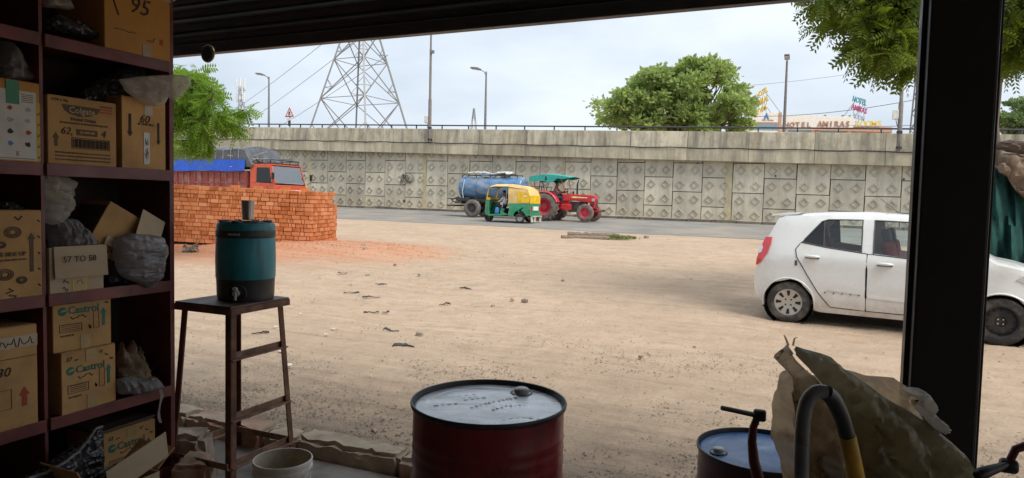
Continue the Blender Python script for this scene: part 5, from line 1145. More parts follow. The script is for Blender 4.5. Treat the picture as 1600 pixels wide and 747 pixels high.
for z, sides in ((.70, ('r',)), (.36, ('r',)), (.10, ('f','r','b','l'))):
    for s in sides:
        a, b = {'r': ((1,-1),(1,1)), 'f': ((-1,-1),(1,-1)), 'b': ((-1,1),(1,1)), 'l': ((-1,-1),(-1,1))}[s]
        p, q = leg_at(*a, z), leg_at(*b, z); MB().bar(p, q, .036, .007).build('rung', M['rust_sunlit_tone'], st); MB().bar(p-Vector((.02 if s in 'rl' else 0,.02 if s in 'fb' else 0,-.018)), q-Vector((.02 if s in 'rl' else 0,.02 if s in 'fb' else 0,-.018)), .006, .036).build('rung_flange', M['rust_sunlit_tone'], st)
M['jug_teal'] = PM('teal_plastic', (.018,.21,.25), .42, var=.2, scale=4, bmp=.06, dirt=(.03,.06,.07), damt=.6, dscale=5, stretch=(3,3,.5)); M['jug_black'] = PM('black_plastic', (.022,.022,.024), .5, dirt=(.07,.06,.055), damt=.5); M['tap_grey'] = PM('grey_tap', (.42,.42,.42), .35, bmp=0)
jp = atZ(390, 468, sz); jp = Vector((-3.075, 3.065, sz))
jug = thing('water_cooler', 'teal and black insulated water cooler jug with a small tap', 'water cooler', jp, R(20)); r = .166
MB().lathe([(r*.93,0),(r*.96,.012),(r*.97,.03),(r*.99,.125),(r*.995,.128)], 48).build('base', M['jug_black'], jug, smooth=40)
MB().lathe([(r*.995,.128),(r*1.01,.135),(r*1.02,.25),(r*1.0,.365),(r*.985,.37)], 48, cap0=False).build('body', M['jug_teal'], jug, smooth=40)
MB().lathe([(r*1.0,.370),(r*1.015,.375),(r*1.015,.408),(r*1.0,.412)], 48).build('collar', M['jug_black'], jug, smooth=40)
lid = MB().lathe([(r*.99,.412),(r*1.0,.418),(r*.99,.445),(r*.96,.455),(r*.6,.458),(r*.58,.45),(.001,.45)], 48, cap1=False).build('lid', M['jug_teal'], jug, smooth=40)
MB().lathe([(r*.9,.455),(r*.9,.463),(r*.66,.463),(r*.66,.455)], 48, cap0=False, cap1=False).build('lid_ring', M['jug_black'], lid, smooth=40)
for k in range(8):
    a = 2*PI*k/8; MB().box((r*.78*math.cos(a), r*.78*math.sin(a), .466), (.05,.025,.010), (0,0,a)).build('lid_rib', M['jug_black'], lid, bevel=.003)
ta = R(-62)-R(20); u = Vector((math.cos(ta), math.sin(ta), 0))
tp = MB(); tp.tube([u*r*.90+Vector((0,0,.055)), u*(r*.98+.03)+Vector((0,0,.055))], .018, 14); tp.build('tap', M['tap_grey'], jug, smooth=40)
MB().tube([u*(r*.98+.028)+Vector((0,0,.062)), u*(r*.98+.032)+Vector((0,0,.02))], .008, 10).build('spout', M['tap_grey'], jug); MB().tube([u*(r*.98+.02)+Vector((0,0,.08)), u*(r*.98+.045)+Vector((0,0,.085))], .012, 10).build('tap_lever', M['tap_grey'], jug)
m = MB(); m.tube([u*r*.975+Vector((.0,.0,.055))+Vector((-u.y,u.x,0))*(.05*math.cos(a))+Vector((0,0,.045*math.sin(a))) for a in np.linspace(0,2*PI,24,endpoint=False)], .007, 6, closed=True).build('tap_recess', M['jug_black'], jug)
for i in range(6):
    an = R(-78)-R(20)+i*R(4.2); d_ = Vector((math.cos(an), math.sin(an), 0)); MB().box(d_*(r*1.016)+Vector((0,0,.392)), (.002,.008,.010+.003*(i % 2)), (0,0,an)).build('worn_letter', M['tap_grey'], jug)
M['tumbler'] = PM('steel_tumbler', (.36,.35,.34), .3, .9, bmp=0)
tu = MB().lathe([(.031,0),(.033,.002),(.038,.112),(.0385,.115),(.0365,.114),(.031,.006),(.001,.005)], 32, cap1=False).build('steel_tumbler', M['tumbler'], None, smooth=40, loc=(jp.x+.015, jp.y, sz+.466+.006)); tag(tu, 'small steel tumbler standing on the cooler lid', 'tumbler')

# ------------------------------------------------------------------ drums
M['drum_red'] = PM('drum_red', (.25,.018,.022), .33, var=.15, bmp=.05, dirt=(.05,.025,.02), damt=.7, dscale=4, coat=.2); M['drum_blue'] = PM('drum_blue', (.035,.12,.32), .35, bmp=.05, dirt=(.2,.28,.4), damt=.5, dscale=3)
M['drum_dark'] = PM('drum_rim', (.055,.052,.055), .45, .4); M['drum_lid'] = PM('dusty_drum_lid', (.62,.64,.66), .36, .6, var=.15, scale=3, bmp=.25, bscale=18, dirt=(.40,.39,.375), damt=.7, dscale=6, stretch=(1,3,1))
M['stain'] = PM('lid_stain', (.44,.42,.39), .32, .65, bmp=0, dirt=(.60,.61,.63), damt=.9, dscale=30); M['print_red'] = PM('lid_print_red', (.60,.38,.38), .3, .6, bmp=0, dirt=(.6,.6,.62), damt=.8, dscale=25); M['print_blue'] = PM('lid_print_blue', (.38,.44,.58), .3, .6, bmp=0, dirt=(.6,.6,.62), damt=.8, dscale=25)
def drum(name, label, loc, r, h, body, lidm, bung, rz=0):
    t = thing(name, label, 'drum', loc, rz); pr = [(r*.97,.0),(r*.99,.012),(r*.99,.03),(r*.965,.04)]
    def ring(z): return [(r*.965,z-.03),(r*.985,z-.01),(r*.985,z+.01),(r*.965,z+.03)]
    for z in (h*.345, h*.66): pr += ring(z)
    for z in (h*.76, h*.81, h*.86): pr += [(r*.965,z-.012),(r*.974,z),(r*.965,z+.012)]
    pr += [(r*.965,h-.03),(r*.97,h-.018)]
    MB().lathe(pr, 72, cap1=False).build('body', M[body], t, smooth=50)
    MB().lathe([(r*.97,h-.022),(r*.995,h-.016),(r,h-.006),(r*.992,h),(r*.975,h-.001),(r*.968,h-.012),(r*.965,h-.026)], 72, cap0=False, cap1=False).build('rim', M['drum_dark'], t, smooth=60)
    m = MB(); prof = [(r*.966,h-.024)]+[(r*.966*k, h-.020+.006*(1-k)+(.002 if i % 2 else 0)) for i, k in enumerate((.97,.95,.86,.84,.80,.78,.5,.25))]+[(.002,h-.012)]
    m.lathe(prof, 72, cap0=False, cap1=False); lid_ = m.build('lid', M[lidm], t, smooth=60)
    for v in lid_.data.vertices: v.co.z += .005*noise.noise(Vector((v.co.x*9, v.co.y*9, rz)))*min(1, (r*.96-math.hypot(v.co.x, v.co.y))*20)
    bx_, by_, s_ = bung
    bg_ = MB().lathe([(.040*s_,0),(.040*s_,.006),(.032*s_,.008),(.030*s_,.022),(.024*s_,.026),(.001,.026)], 24, (bx_,by_,h-.02), cap1=False).build('bung', M['drum_dark' if body == 'drum_blue' else 'tap_grey'], t, smooth=40)
    MB().lathe([(.048*s_,0),(.048*s_,.006),(.040*s_,.008)], 24, (bx_,by_,h-.02), cap1=False).build('bung_gasket', M['drum_dark'], bg_, smooth=40)
    return t, lid_
dp = atZ(764, 624, .905); DR = .293
d1, l1 = drum('oil_drum', 'dark red steel oil drum with a dusty pale lid', (dp.x, dp.y, .03), DR, .875, 'drum_red', 'drum_lid', (.085+.04, .15, .95), AL)
hz_ = .875-.008
def lidmarks(x, y, a, n, w_, h_, m_, seed):
    rr = random.Random(seed)
    for i in range(n):
        u = (i-(n-1)/2)*w_*1.25; hh = h_*rr.uniform(.5, 1); ww = w_*rr.uniform(.5, 1)
        cx, cy = x+u*math.cos(a)-rr.uniform(-.2,.2)*h_*math.sin(a), y+u*math.sin(a)+rr.uniform(-.2,.2)*h_*math.cos(a); q = [(-ww/2,-hh/2),(ww/2,-hh/2*.7),(ww/2*.9,hh/2),(-ww/2,hh/2*.8)]
        lz_ = .875-.020+.0065*(1-math.hypot(cx, cy)/(DR*.966))+.0052
        MB().add([(cx+k*math.cos(a)-j*math.sin(a), cy+k*math.sin(a)+j*math.cos(a), lz_) for k, j in q], [(0,1,2,3)]).build('worn_mark', M[m_], d1, fixn=False)
lidmarks(.02, .02, R(42), 11, .017, .022, 'stain', 1); lidmarks(.075, -.02, R(34), 8, .016, .02, 'stain', 2); lidmarks(-.055, .055, R(24), 4, .02, .02, 'print_blue', 3); lidmarks(-.09, .10, R(26), 3, .024, .012, 'print_red', 4); lidmarks(-.075, .075, R(20), 3, .018, .010, 'print_red', 5); lidmarks(-.16, -.02, R(15), 4, .02, .018, 'stain', 6); lidmarks(.12, -.16, R(10), 6, .02, .012, 'stain', 7)
bp = atZ(1191, 702, .575)
d2, l2 = drum('oil_drum', 'short blue steel drum with a dark bung beside the plastic sack', (bp.x, bp.y, .03), .283, .55, 'drum_red', 'drum_blue', (-.20, -.02, .8), AL)
d2.children[0].data.materials[0] = M['drum_dark2'] if 'drum_dark2' in M else PM('drum_maroon', (.06,.02,.03), .4)

# ------------------------------------------------------------------ hand pump cranks
M['crank_red'] = PM('worn_maroon_iron', (.10,.018,.018), .5, .2, var=.4, dirt=(.03,.02,.02), damt=.6, dscale=12); M['grip'] = PM('black_grip', (.014,.014,.015), .5)
def crank(name, lab, pts_px, D, handle_px, rads, hr, hub_px):
    base = atD(pts_px[0][0], pts_px[0][1], D); fl = Vector((base.x, base.y, .03)); t = thing(name, lab, 'crank', fl)
    pts = [atD(x, y, D)-fl for x, y in pts_px]
    MB().tube(pts, rads, 10).build('crank_arm', M['crank_red'], t, smooth=60)
    h = [atD(x, y, d)-fl for x, y, d in handle_px]; MB().tube(h, hr, 12).build('handle', M['grip'], t, smooth=50)
    e = atD(hub_px[0], hub_px[1], D)-fl; MB().lathe([(.017,-.022),(.022,-.016),(.022,.016),(.017,.022)], 14, e, 'X').build('hub', M['grip'], t, smooth=40)
    b0 = pts[0]; MB().lathe([(.16,0),(.16,.02),(.05,.035),(.03,.05),(.03,max(.1,b0.z-.12)),(.07,b0.z-.11),(.08,b0.z-.04),(.05,b0.z),(.02,b0.z+.01)], 20, (b0.x,b0.y,0)).build('pump_body', M['crank_red'], t, smooth=40)
crank('hand_crank', 'dark red crank arm with a straight black bar handle over the blue drum', [(1186,780),(1184,745),(1178,720),(1175,690),(1177,668),(1184,650)], 2.45, [(1128,637.5,2.40),(1150,642,2.42),(1186,650,2.45)], [.022,.021,.019,.016,.014,.013], [.0085,.009,.0095], (1187,649))
crank('hand_crank', 'curved dark crank arm with a bulbous black grip beside the post', [(1680,770),(1650,720),(1625,699),(1605,696),(1587,702),(1578,720),(1576,728)], 2.0, [(1573,726,1.99),(1560,731,1.98),(1545,736,1.97),(1532,741,1.965),(1526,744,1.96)], [.018,.016,.014,.013,.012,.011,.010], [.008,.013,.016,.019,.012], (1576,728))

# ------------------------------------------------------------------ dirty plastic sack and fuel hose
M['sack'] = plastic('dirty_clear_plastic', (.66,.53,.36), .72, .22, .75, 22, .45, dirt=(.30,.23,.14)); M['sack_dark'] = plastic('grimy_plastic', (.44,.39,.25), .62, .24, .88, 22, .45, dirt=(.20,.18,.11)); M['sack_pale'] = plastic('pale_plastic', (.66,.62,.55), .55, .28, .85, 14, .4)
SD = 2.15; so = atD(1370, 690, SD); so.z = .03
sk = thing('plastic_sack', 'grimy crumpled plastic sack drooping over a can beside the post', 'sack', so, AL)
def spx(x, y, D=SD): p = atD(x, y, D)-so; return (p.x*math.cos(AL)+p.y*math.sin(AL), p.z)
def sheet(nm, px, thick, mt, dy, step=.02, amp=.018, freq=16, seed=1):
    inflate([spx(x, y) for x, y in px], thick, step, seed, amp*.7, freq*1.4, fold=(.75,-.66,22,.036)).build(nm, M[mt], sk, smooth=85, loc=(0, dy, 0))
sheet('back_fold', [(1228,600),(1238,585),(1262,600),(1300,590),(1345,587),(1375,596),(1412,597),(1432,610),(1437,635),(1452,655),(1456,690),(1480,760),(1500,900),(1240,900),(1236,760),(1220,700),(1219,650)], .10, 'sack', .06, .014, .020, 13, 2)
sheet('front_fold', [(1228,534),(1250,540),(1285,552),(1300,566),(1350,600),(1385,625),(1432,650),(1460,675),(1492,705),(1512,745),(1530,900),(1340,900),(1335,800),(1330,720),(1322,680),(1305,640),(1280,600),(1258,575),(1235,552)], .05, 'sack_dark', -.06, .018, .018, 15, 3)
sheet('neck_fold', [(1207,558),(1218,553),(1226,536),(1236,556),(1262,583),(1290,612),(1310,650),(1325,690),(1332,740),(1338,900),(1262,900),(1250,760),(1238,650),(1246,610),(1238,590)], .03, 'sack', -.02, .016, .016, 16, 4)
sheet('pale_fold', [(1392,600),(1412,596),(1431,608),(1432,625),(1450,650),(1456,668),(1440,660),(1420,640),(1418,618)], .02, 'sack_pale', -.07, .012, .012, 20, 5)
sheet('lower_crumple', [(1268,700),(1285,680),(1310,688),(1328,720),(1336,800),(1340,900),(1270,900)], .06, 'sack_pale', -.05, .016, .022, 18, 6)
for k, q in enumerate((((1226,537),(1221,524),(1219,520)), ((1233,537),(1235,526),(1240,524)), ((1212,557),(1205,553),(1203,556)))):
    MB().tube([Vector((spx(x, y)[0], -.03, spx(x, y)[1])) for x, y in q], [.004,.003,.001], 5).build('torn_strand', M['sack'], sk)
MB().lathe([(.19,0),(.2,.01),(.2,.42),(.19,.43),(.06,.47),(.05,.50)], 24, (.02,.08,0)).build('can_inside', M['drum_dark'], sk, smooth=40)
M['hose_grey'] = PM('grey_rubber', (.16,.165,.17), .35, var=.3, scale=8, dirt=(.05,.05,.05), damt=.6); M['hose_black'] = PM('black_rubber', (.02,.02,.021), .4); M['hose_yellow'] = PM('yellow_hose', (.50,.27,.015), .42, dirt=(.12,.07,.02), damt=.7, dscale=9)
HD2 = 1.8; ho = atD(1290, 747, HD2); ho.z = .03; hs = thing('fuel_hose', 'looped fuel hose in grey, black and yellow rubber before the sack', 'hose', ho)
hpx = [(1262,1040),(1256,900),(1252,800),(1252,747),(1253,700),(1255,660),(1260,632),(1268,618),(1278,612),(1290,613),(1300,622),(1308,636),(1316,655),(1323,680),(1331,715),(1337,745),(1345,800),(1350,900),(1345,1040)]
hp = [atD(x, y, HD2+(.05 if i > 9 else 0)*(i-9)/5)-ho for i, (x, y) in enumerate(hpx)]
def bez(pts, k=4):
    out = []
    for i in range(len(pts)-1):
        p0, p1, p2, p3 = pts[max(0,i-1)], pts[i], pts[i+1], pts[min(len(pts)-1,i+2)]
        for j in range(k):
            t = j/k; out.append(.5*((2*p1)+(p2-p0)*t+(2*p0-5*p1+4*p2-p3)*t*t+(3*p1-p0-3*p2+p3)*t**3))
    return out+[pts[-1]]
MB().tube(bez(hp[:10]), .0195, 14).build('grey_section', M['hose_grey'], hs, smooth=60); MB().tube(bez(hp[9:14]), .0215, 14).build('black_section', M['hose_black'], hs, smooth=60); MB().tube(bez(hp[13:]), .0235, 14).build('yellow_section', M['hose_yellow'], hs, smooth=60)

# ------------------------------------------------------------------ white bucket
M['bucket'] = PM('stained_white_plastic', (.74,.70,.62), .5, var=.12, scale=5, dirt=(.36,.28,.19), damt=.55, dscale=7); M['orange_print'] = PM('orange_label', (.75,.13,.02), .5); M['bucket_in'] = PM('bucket_inside', (.55,.48,.37), .7, var=.3, dirt=(.11,.09,.07), damt=.8, dscale=6)
bk = atZ(442, 716, .385); b = thing('paint_bucket', 'dirty white plastic bucket with an orange label standing by the stool', 'bucket', (bk.x, bk.y, .03), AL); rb = .139
MB().lathe([(rb*.84,0),(rb*.86,.004),(rb*.955,.30),(rb*.955,.305)], 48, cap1=False).build('body', M['bucket'], b, smooth=40)
MB().lathe([(rb*.955,.30),(rb*1.0,.302),(rb*1.0,.318),(rb*.965,.32),(rb*.965,.335),(rb*1.0,.337),(rb*1.005,.352),(rb*.99,.356),(rb*.955,.355)], 48, cap0=False, cap1=False).build('rim', M['bucket'], b, smooth=40)
MB().lathe([(rb*.955,.3545),(rb*.935,.30),(rb*.83,.02),(.001,.02)], 48, cap0=False, cap1=False).build('inner_wall', M['bucket_in'], b, smooth=40)
m = MB(); m.grid(12, 3, lambda u, v: ((rb*(.862+.095*(.04+v*.235)/.3)+.003)*math.cos(R(-88)+u*R(62)), (rb*(.862+.095*(.04+v*.235)/.3)+.003)*math.sin(R(-88)+u*R(62)), .02+v*.255-.05*(1-u))); m.build('label_print', M['orange_print'], b, smooth=60, fixn=False)
MB().tube([(rb*1.0*math.cos(a), rb*1.0*math.sin(a)-.02*math.sin((a+PI)), .31-.16*math.sin((a+PI))) for a in np.linspace(-PI, 0, 20)], .0022, 5).build('handle', M['tap_grey'], b)
# ------------------------------------------------------------------ maroon shelf unit; local x runs towards the opening, local -y faces the room
M['shelf_red'] = PM('maroon_board', (.16,.038,.032), .45, var=.3, scale=5, bmp=.1, dirt=(.05,.02,.018), damt=.6, dscale=7); M['shelf_dark'] = PM('dark_board', (.03,.018,.016), .8)
SX = -3.30; SY0 = 1.2
sh = thing('shelf_unit', 'maroon wooden shelf unit crammed with cartons and plastic bags', 'shelf', (SX, 0, .03), PI/2)
SE = 2.755; RZ = [2.385, 1.785, 1.165, .565, .10]; DV = 2.045; DP = .42
def zz(z): return z-.03
MB().b2(SE-.028,SE,.0,DP,0,3.0).build('side_panel', M['shelf_red'], sh, bevel=.002); MB().b2(SY0,SY0+.028,.0,DP,0,3.0).build('side_panel', M['shelf_red'], sh, bevel=.002)
MB().b2(SY0,SE,DP,DP+.012,0,3.0).build('back_panel', M['shelf_dark'], sh)
MB().b2(DV-.008,DV+.008,.012,DP,0,3.0).build('divider', M['shelf_red'], sh); MB().b2(SY0,SE,.0,DP,2.95,3.0).build('top_board', M['shelf_red'], sh)
for i, z in enumerate(RZ):
    for x0, x1 in ((SY0+.028,DV-.008),(DV+.008,SE-.028)):
        p = MB().b2(x0+.001,x1-.001,.01,DP,zz(z)-.03,zz(z)-.008).build('shelf_board', M['shelf_red'], sh); MB().b2(x0+.001,x1-.001,-.006,.010,zz(z)-.062,zz(z)-.002).build('front_lip', M['shelf_red'], p, bevel=.003)
def ST(z): return z-.008                         # standing height on a shelf
def sp2(px, py, dep=0): p = atX(px, py, SX-dep); return p.y, p.z
M['card'] = PM('cardboard', (.52,.30,.115), .85, var=.12, scale=5, bmp=.15, bscale=30, rnd=.12, dirt=(.24,.14,.065), damt=.5, dscale=4); M['card_pale'] = PM('pale_cardboard', (.50,.385,.25), .9, var=.12, bmp=.15, rnd=.08, dirt=(.25,.18,.11), damt=.5); M['card_orange'] = PM('orange_cardboard', (.55,.28,.07), .85, var=.12, bmp=.12, dirt=(.28,.14,.05), damt=.5)
M['card_dark'] = PM('dark_brown_card', (.10,.07,.045), .9); M['tape'] = PM('packing_tape', (.40,.28,.13), .2, bmp=0, var=.2); M['tape_green'] = PM('green_tape', (.02,.22,.10), .4); M['ink'] = PM('black_ink', (.035,.028,.022), .8, bmp=0); M['ink_soft'] = PM('faded_ink', (.12,.08,.05), .8, bmp=0)
M['ink_green'] = PM('green_ink', (.03,.16,.12), .8, bmp=0); M['ink_red'] = PM('red_ink', (.42,.07,.04), .8, bmp=0); M['print_white'] = PM('white_print', (.62,.60,.56), .6, bmp=0); M['print_yellow'] = PM('yellow_print', (.62,.42,.04), .6, bmp=0); M['clear_tape'] = PM('shiny_tape', (.42,.34,.24), .12, bmp=.2, bscale=20, spec=1)
def carton(label, x0, x1, z0, z1, depth, mt='card', dy=0.0, rz=0, tilt=0, open_=False, flaps=(), cat='carton', seam=True):
    """closed or open carton; front face is local y=0, base centre at the origin; x0..x1 along the shelf"""
    w, h = x1-x0, z1-z0; t = thing('cardboard_box', label, cat, (SX-dy, (x0+x1)/2, z0), PI/2+rz); t.rotation_euler = (0, 0, PI/2+rz)
    if tilt: t.rotation_euler = (Matrix.Rotation(PI/2+rz, 3, 'Z') @ Matrix.Rotation(tilt, 3, 'Y')).to_euler()
    def wob(nm, a, b, mm):
        m = MB(); m.box([(a[k]+b[k])/2 for k in range(3)], [abs(b[k]-a[k]) for k in range(3)]); return m.build(nm, M[mm], t, bevel=.003)
    k = .005
    wob('front_panel', (-w/2,0,0), (w/2,k,h), mt); wob('back_panel', (-w/2,depth-k,0), (w/2,depth,h), mt)
    for s in (-1, 1): wob('side_panel', (s*w/2,k+.001,0), (s*(w/2-k),depth-k-.001,h), mt)
    wob('bottom_panel', (-w/2+k+.001,k+.001,0), (w/2-k-.001,depth-k-.001,k), mt)
    if not open_:
        wob('top_flap', (-w/2+.001,.001,h+.0005), (w/2-.001,depth/2-.001,h+k), mt); wob('top_flap', (-w/2+.001,depth/2+.001,h+.0005), (w/2-.001,depth-.001,h+k), mt)
    return t, w, h
def pr(t, s, size, m, x, z, **kw): return text(s, size, M[m], t, front(x, z, kw.pop('y', -.0022), kw.pop('tilt', 0)), kw.pop('name', 'printed_text'), kw.pop('ext', .0008), **kw)
def pbox(t, x0, x1, z0, z1, m, y=-.0012, name='printed_panel', th=.001): return MB().b2(x0,x1,y-th,y+.001,z0,z1).build(name, M[m], t)
def pframe(t, x0, x1, z0, z1, m, w=.002, name='printed_frame'):
    mb = MB(); mb.b2(x0,x1,-.002,0,z0,z0+w); mb.b2(x0,x1,-.002,0,z1-w,z1); mb.b2(x0,x0+w,-.002,0,z0+w,z1-w); mb.b2(x1-w,x1,-.002,0,z0+w,z1-w); return mb.build(name, M[m], t)
def fine(t, x0, x1, z, h, m='ink_soft', seed=1):
    rr = random.Random(seed); x = x0; mb = MB()
    while x < x1:
        w_ = h*rr.uniform(.6, 3.2); mb.b2(x, min(x1, x+w_), -.0022, 0, z-h/2*rr.uniform(.7,1), z+h/2*rr.uniform(.7,1)); x += w_+h*.45
    o = mb.build('fine_print', M[m], t); o['kind'] = 'stuff'; return o
def parrow(t, x, z0, z1, w, m, down=False):
    a, b = (z1, z0) if down else (z0, z1); s = 1 if b > a else -1; hd = w*1.0
    MB().prism([(x-w*.28,a),(x+w*.28,a),(x+w*.28,b-s*hd),(x+w*.6,b-s*hd),(x,b),(x-w*.6,b-s*hd),(x-w*.28,b-s*hd)], -.002, 0, 'Y').build('printed_arrow', M[m], t)
def scribble(t, pts, m='ink', r=.0022, name='marker_writing'):
    for s in pts: MB().tube([Vector((x, -.0015, z)) for x, z in s], r, 5).build(name, M[m], t)
def squig(t, x, z, w, h, seed, m='ink', n=9, r=.0018):
    rr = random.Random(seed); scribble(t, [[(x-w/2+w*i/(n-1), z+h*rr.uniform(-.5,.5)) for i in range(n)]], m, r)
def digits(t, s, size, x, z, m='ink', tilt=0): pr(t, s, size, m, x, z, tilt=tilt, name='marker_writing', shear=.25)
def px_box(x0, y0, x1, y1, dep=0):
    a, zt = sp2(x0, y0, dep)[0], sp2((x0+x1)/2, y0, dep)[1]; b = sp2(x1, y1, dep)[0]; return a, b, zt
# --- top row
a, b_, _ = px_box(163, 0, 266, 90, 0); z0 = ST(RZ[0])
t, w, h = carton('orange cardboard box marked 95 on the top shelf', a, b_, z0, z0+.44, .38, 'card_orange')
digits(t, '95', .12, 0, .255); pbox(t, .02, .07, .0, .07, 'clear_tape', name='tape'); pbox(t, .125, .145, .085, .115, 'ink_red'); squig(t, -.08, .115, .12, .01, 3, 'ink_soft'); squig(t, .07, .10, .05, .03, 4, 'ink_soft', 7)
scribble(t, [[(-.145,.26),(-.13,.22),(-.115,.185)]], 'ink', .004, 'tear'); scribble(t, [[(-.09,.34),(-.03,.305),(.05,.295)]], 'tape', .003, 'scuff')
# --- second row
a, b_, zt = px_box(-10, 128, 63, 243); z0 = ST(RZ[1])
a = b_-.27
t, w, h = carton('white-printed carton of tool pictures with green tape', a, b_, z0, z0+.365, .38, 'card_orange')
pbox(t, -.13, .118, .012, .325, 'print_white'); pbox(t, .119, .1345, .012, .28, 'print_yellow'); pbox(t, -.01, .045, .262, .366, 'tape_green', y=-.003, name='green_tape')
for r_ in range(4):
    for c_ in range(3):
        x0_, z0_ = -.10+c_*.075, .065+r_*.052; pframe(t, x0_, x0_+.062, z0_, z0_+.044, 'ink', .0015)
        rr = random.Random(r_*5+c_); m_ = ('ink','logo_blue','ink_red','letter_grey')[rr.randrange(4)]
        MB().prism([(x0_+.031+.018*math.cos(q)*rr.uniform(.4,1), z0_+.022+.015*math.sin(q)*rr.uniform(.4,1)) for q in np.linspace(0, 2*PI, 9, endpoint=False)], -.003, -.0012, 'Y').build('tool_picture', M[m_], t)
for k in range(5): pbox(t, .055, .105, .285+k*.008-.01, .288+k*.008-.01, 'ink_soft', y=-.002); scribble(t, [[(.121,.03+k*.05),(.128,.024+k*.05),(.133,.036+k*.05)]])
pr(t, 'E', .026, 'ink_red', .035, .04, bold=.0008); pbox(t, -.06, .11, .018, .0205, 'ink_soft', y=-.002)
a, b_, zt = px_box(70, 165, 183, 255)
t, w, h = carton('brown toothpaste carton with barcode and dark brand banner', a+.012, b_-.004, z0, z0+.325, .36, 'card')
MB().prism([(-.105,.292),(.09,.292),(.07,.262),(.03,.246),(-.02,.240),(-.07,.25),(-.095,.268)], -.002, 0, 'Y').build('printed_banner', M['ink_soft'], t); pr(t, 'Colgate', .042, 'card_pale', -.008, .268, y=-.004, bold=.0006)
pr(t, 'Dental Cream', .022, 'ink_soft', .0, .226, bold=.0006); fine(t, -.115, .125, .206, .010, seed=3); pr(t, '1728 x 36g', .018, 'ink_soft', -.115, .31)
digits(t, '62,', .05, -.085, .165); pbox(t, -.035, .07, .150, .180, 'ink_soft', y=-.0015); fine(t, -.02, .055, .165, .012, 'card', 8).location = (0, -.002, 0); digits(t, '4', .05, .10, .165)
pframe(t, -.06, .135, .085, .138, 'ink', .003)
for k in range(26): pbox(t, -.052+k*.007, -.052+k*.007+(.0045 if k*7 % 3 else .002), .091, .132, 'ink', y=-.0016, name='barcode_bar')
parrow(t, -.135, .09, .155, .026, 'ink_soft')
for k in range(3): fine(t, -.14, .14, .062-k*.017, .008, seed=20+k)
for k in range(3): pbox(t, .085, .15, .30-k*.014, .307-k*.014, 'ink_red' if k else 'ink_soft', y=-.0014)
a, b_, zt = px_box(190, 150, 266, 262)
t, w, h = carton('tall kraft carton marked 60 with two down arrows', a, b_-.03, z0, z0+.375, .36, 'card')
digits(t, '60', .06, .0, .27); pr(t, 'THIS SIDE UP', .017, 'ink', .01, .245, tilt=PI); parrow(t, -.085, .17, .29, .028, 'ink', True); parrow(t, .085, .14, .26, .022, 'ink', True)
pbox(t, -.005, .03, .03, .20, 'clear_tape', name='tape'); squig(t, .012, .15, .02, .05, 8, 'ink', 8); squig(t, .012, .09, .025, .07, 9, 'ink', 10); pbox(t, 0.0, .05, .29, .35, 'tape', name='tape')
# --- third row
z0 = ST(RZ[2]); a, b_, zt = px_box(-14, 327, 69, 452)
t, w, h = carton('kraft carton printed with gears and a long up arrow', b_-.30, b_-.008, z0, z0+.40, .38, 'card')
parrow(t, .10, .12, .30, .03, 'ink_soft'); pr(t, 'THIS SIDE UP', .026, 'ink_soft', -.0, .205, bold=.0006); fine(t, -.08, .08, .18, .011, seed=31)
for (x, z, r_) in ((.02,.305,.035),(-.03,.25,.02),(-.015,.115,.035),(.055,.085,.022),(-.09,.13,.03),(-.1,.07,.03)):
    for k in (1, .72, .45): MB().tube([(x+r_*k*math.cos(q), -.001, z+r_*k*.7*math.sin(q)) for q in np.linspace(0,2*PI,16,endpoint=False)], .003, 4, closed=True).build('printed_gear', M['ink_soft'], t)
scribble(t, [[(.03,.375),(.045,.36),(.06,.378)],[(.0,.05),(.02,.04),(-.01,.03)],[(.0,.02),(.03,.015),(.02,.0)]], 'ink_soft', .004)
for k in range(5): scribble(t, [[(.128,.36-k*.075),(.138,.35-k*.075)]], 'ink', .003)
a, b_, zt = px_box(72, 400, 162, 447)
t, w, h = carton('open pale box marked 57 TO 58 with its flap folded down', a+.015, b_, z0, z0+.225, .34, 'card_pale', open_=True)
fl = MB().box((.012,-.014,.152),(w*.98,.004,.155),(R(-4),0,R(-1))).build('folded_flap', M['card_pale'], t, bevel=.002)
pr(t, '57 TO 58', .042, 'ink', .0, .165, y=-.022, name='marker_writing'); 
for x in (-.028, .04): pbox(t, x, x+.006, .004, .072, 'print_yellow', name='tape_edge')
pbox(t, -.022, .04, .004, .072, 'tape', name='tape'); squig(t, -.06, .055, .03, .03, 11, 'ink', 7); squig(t, -.06, .025, .03, .03, 12, 'ink', 7); squig(t, .012, .05, .04, .03, 13, 'ink', 6)
ba, bz = sp2(168, 385, .05)
t, w, h = carton('dark open carton tipped on its corner with a pale flap', ba-.13, ba+.13, ST(RZ[2])+.155, ST(RZ[2])+.42, .26, 'card', dy=.05, rz=R(-4), tilt=R(30), open_=True)
MB().box((.10,-.015,.17),(.15,.004,.19),(R(-18),0,R(0))).build('pale_flap', M['card_pale'], t, bevel=.002, loc=(.015,-.022,.055)); MB().box((-w/2-.002,.12,.12),(.004,.24,.24)).build('dark_side_sheet', M['card_dark'], t)  # dark brown sheet covering one side of the tipped carton
MB().box((.02,-.018,.045),(.17,.003,.05),(R(-14),0,0)).build('inner_flap', M['card_pale'], t, loc=(.0,.0,.03)); parrow(t, -.09, .02, .055, .022, 'ink'); squig(t, -.02, .03, .05, .025, 21, 'ink', 8)
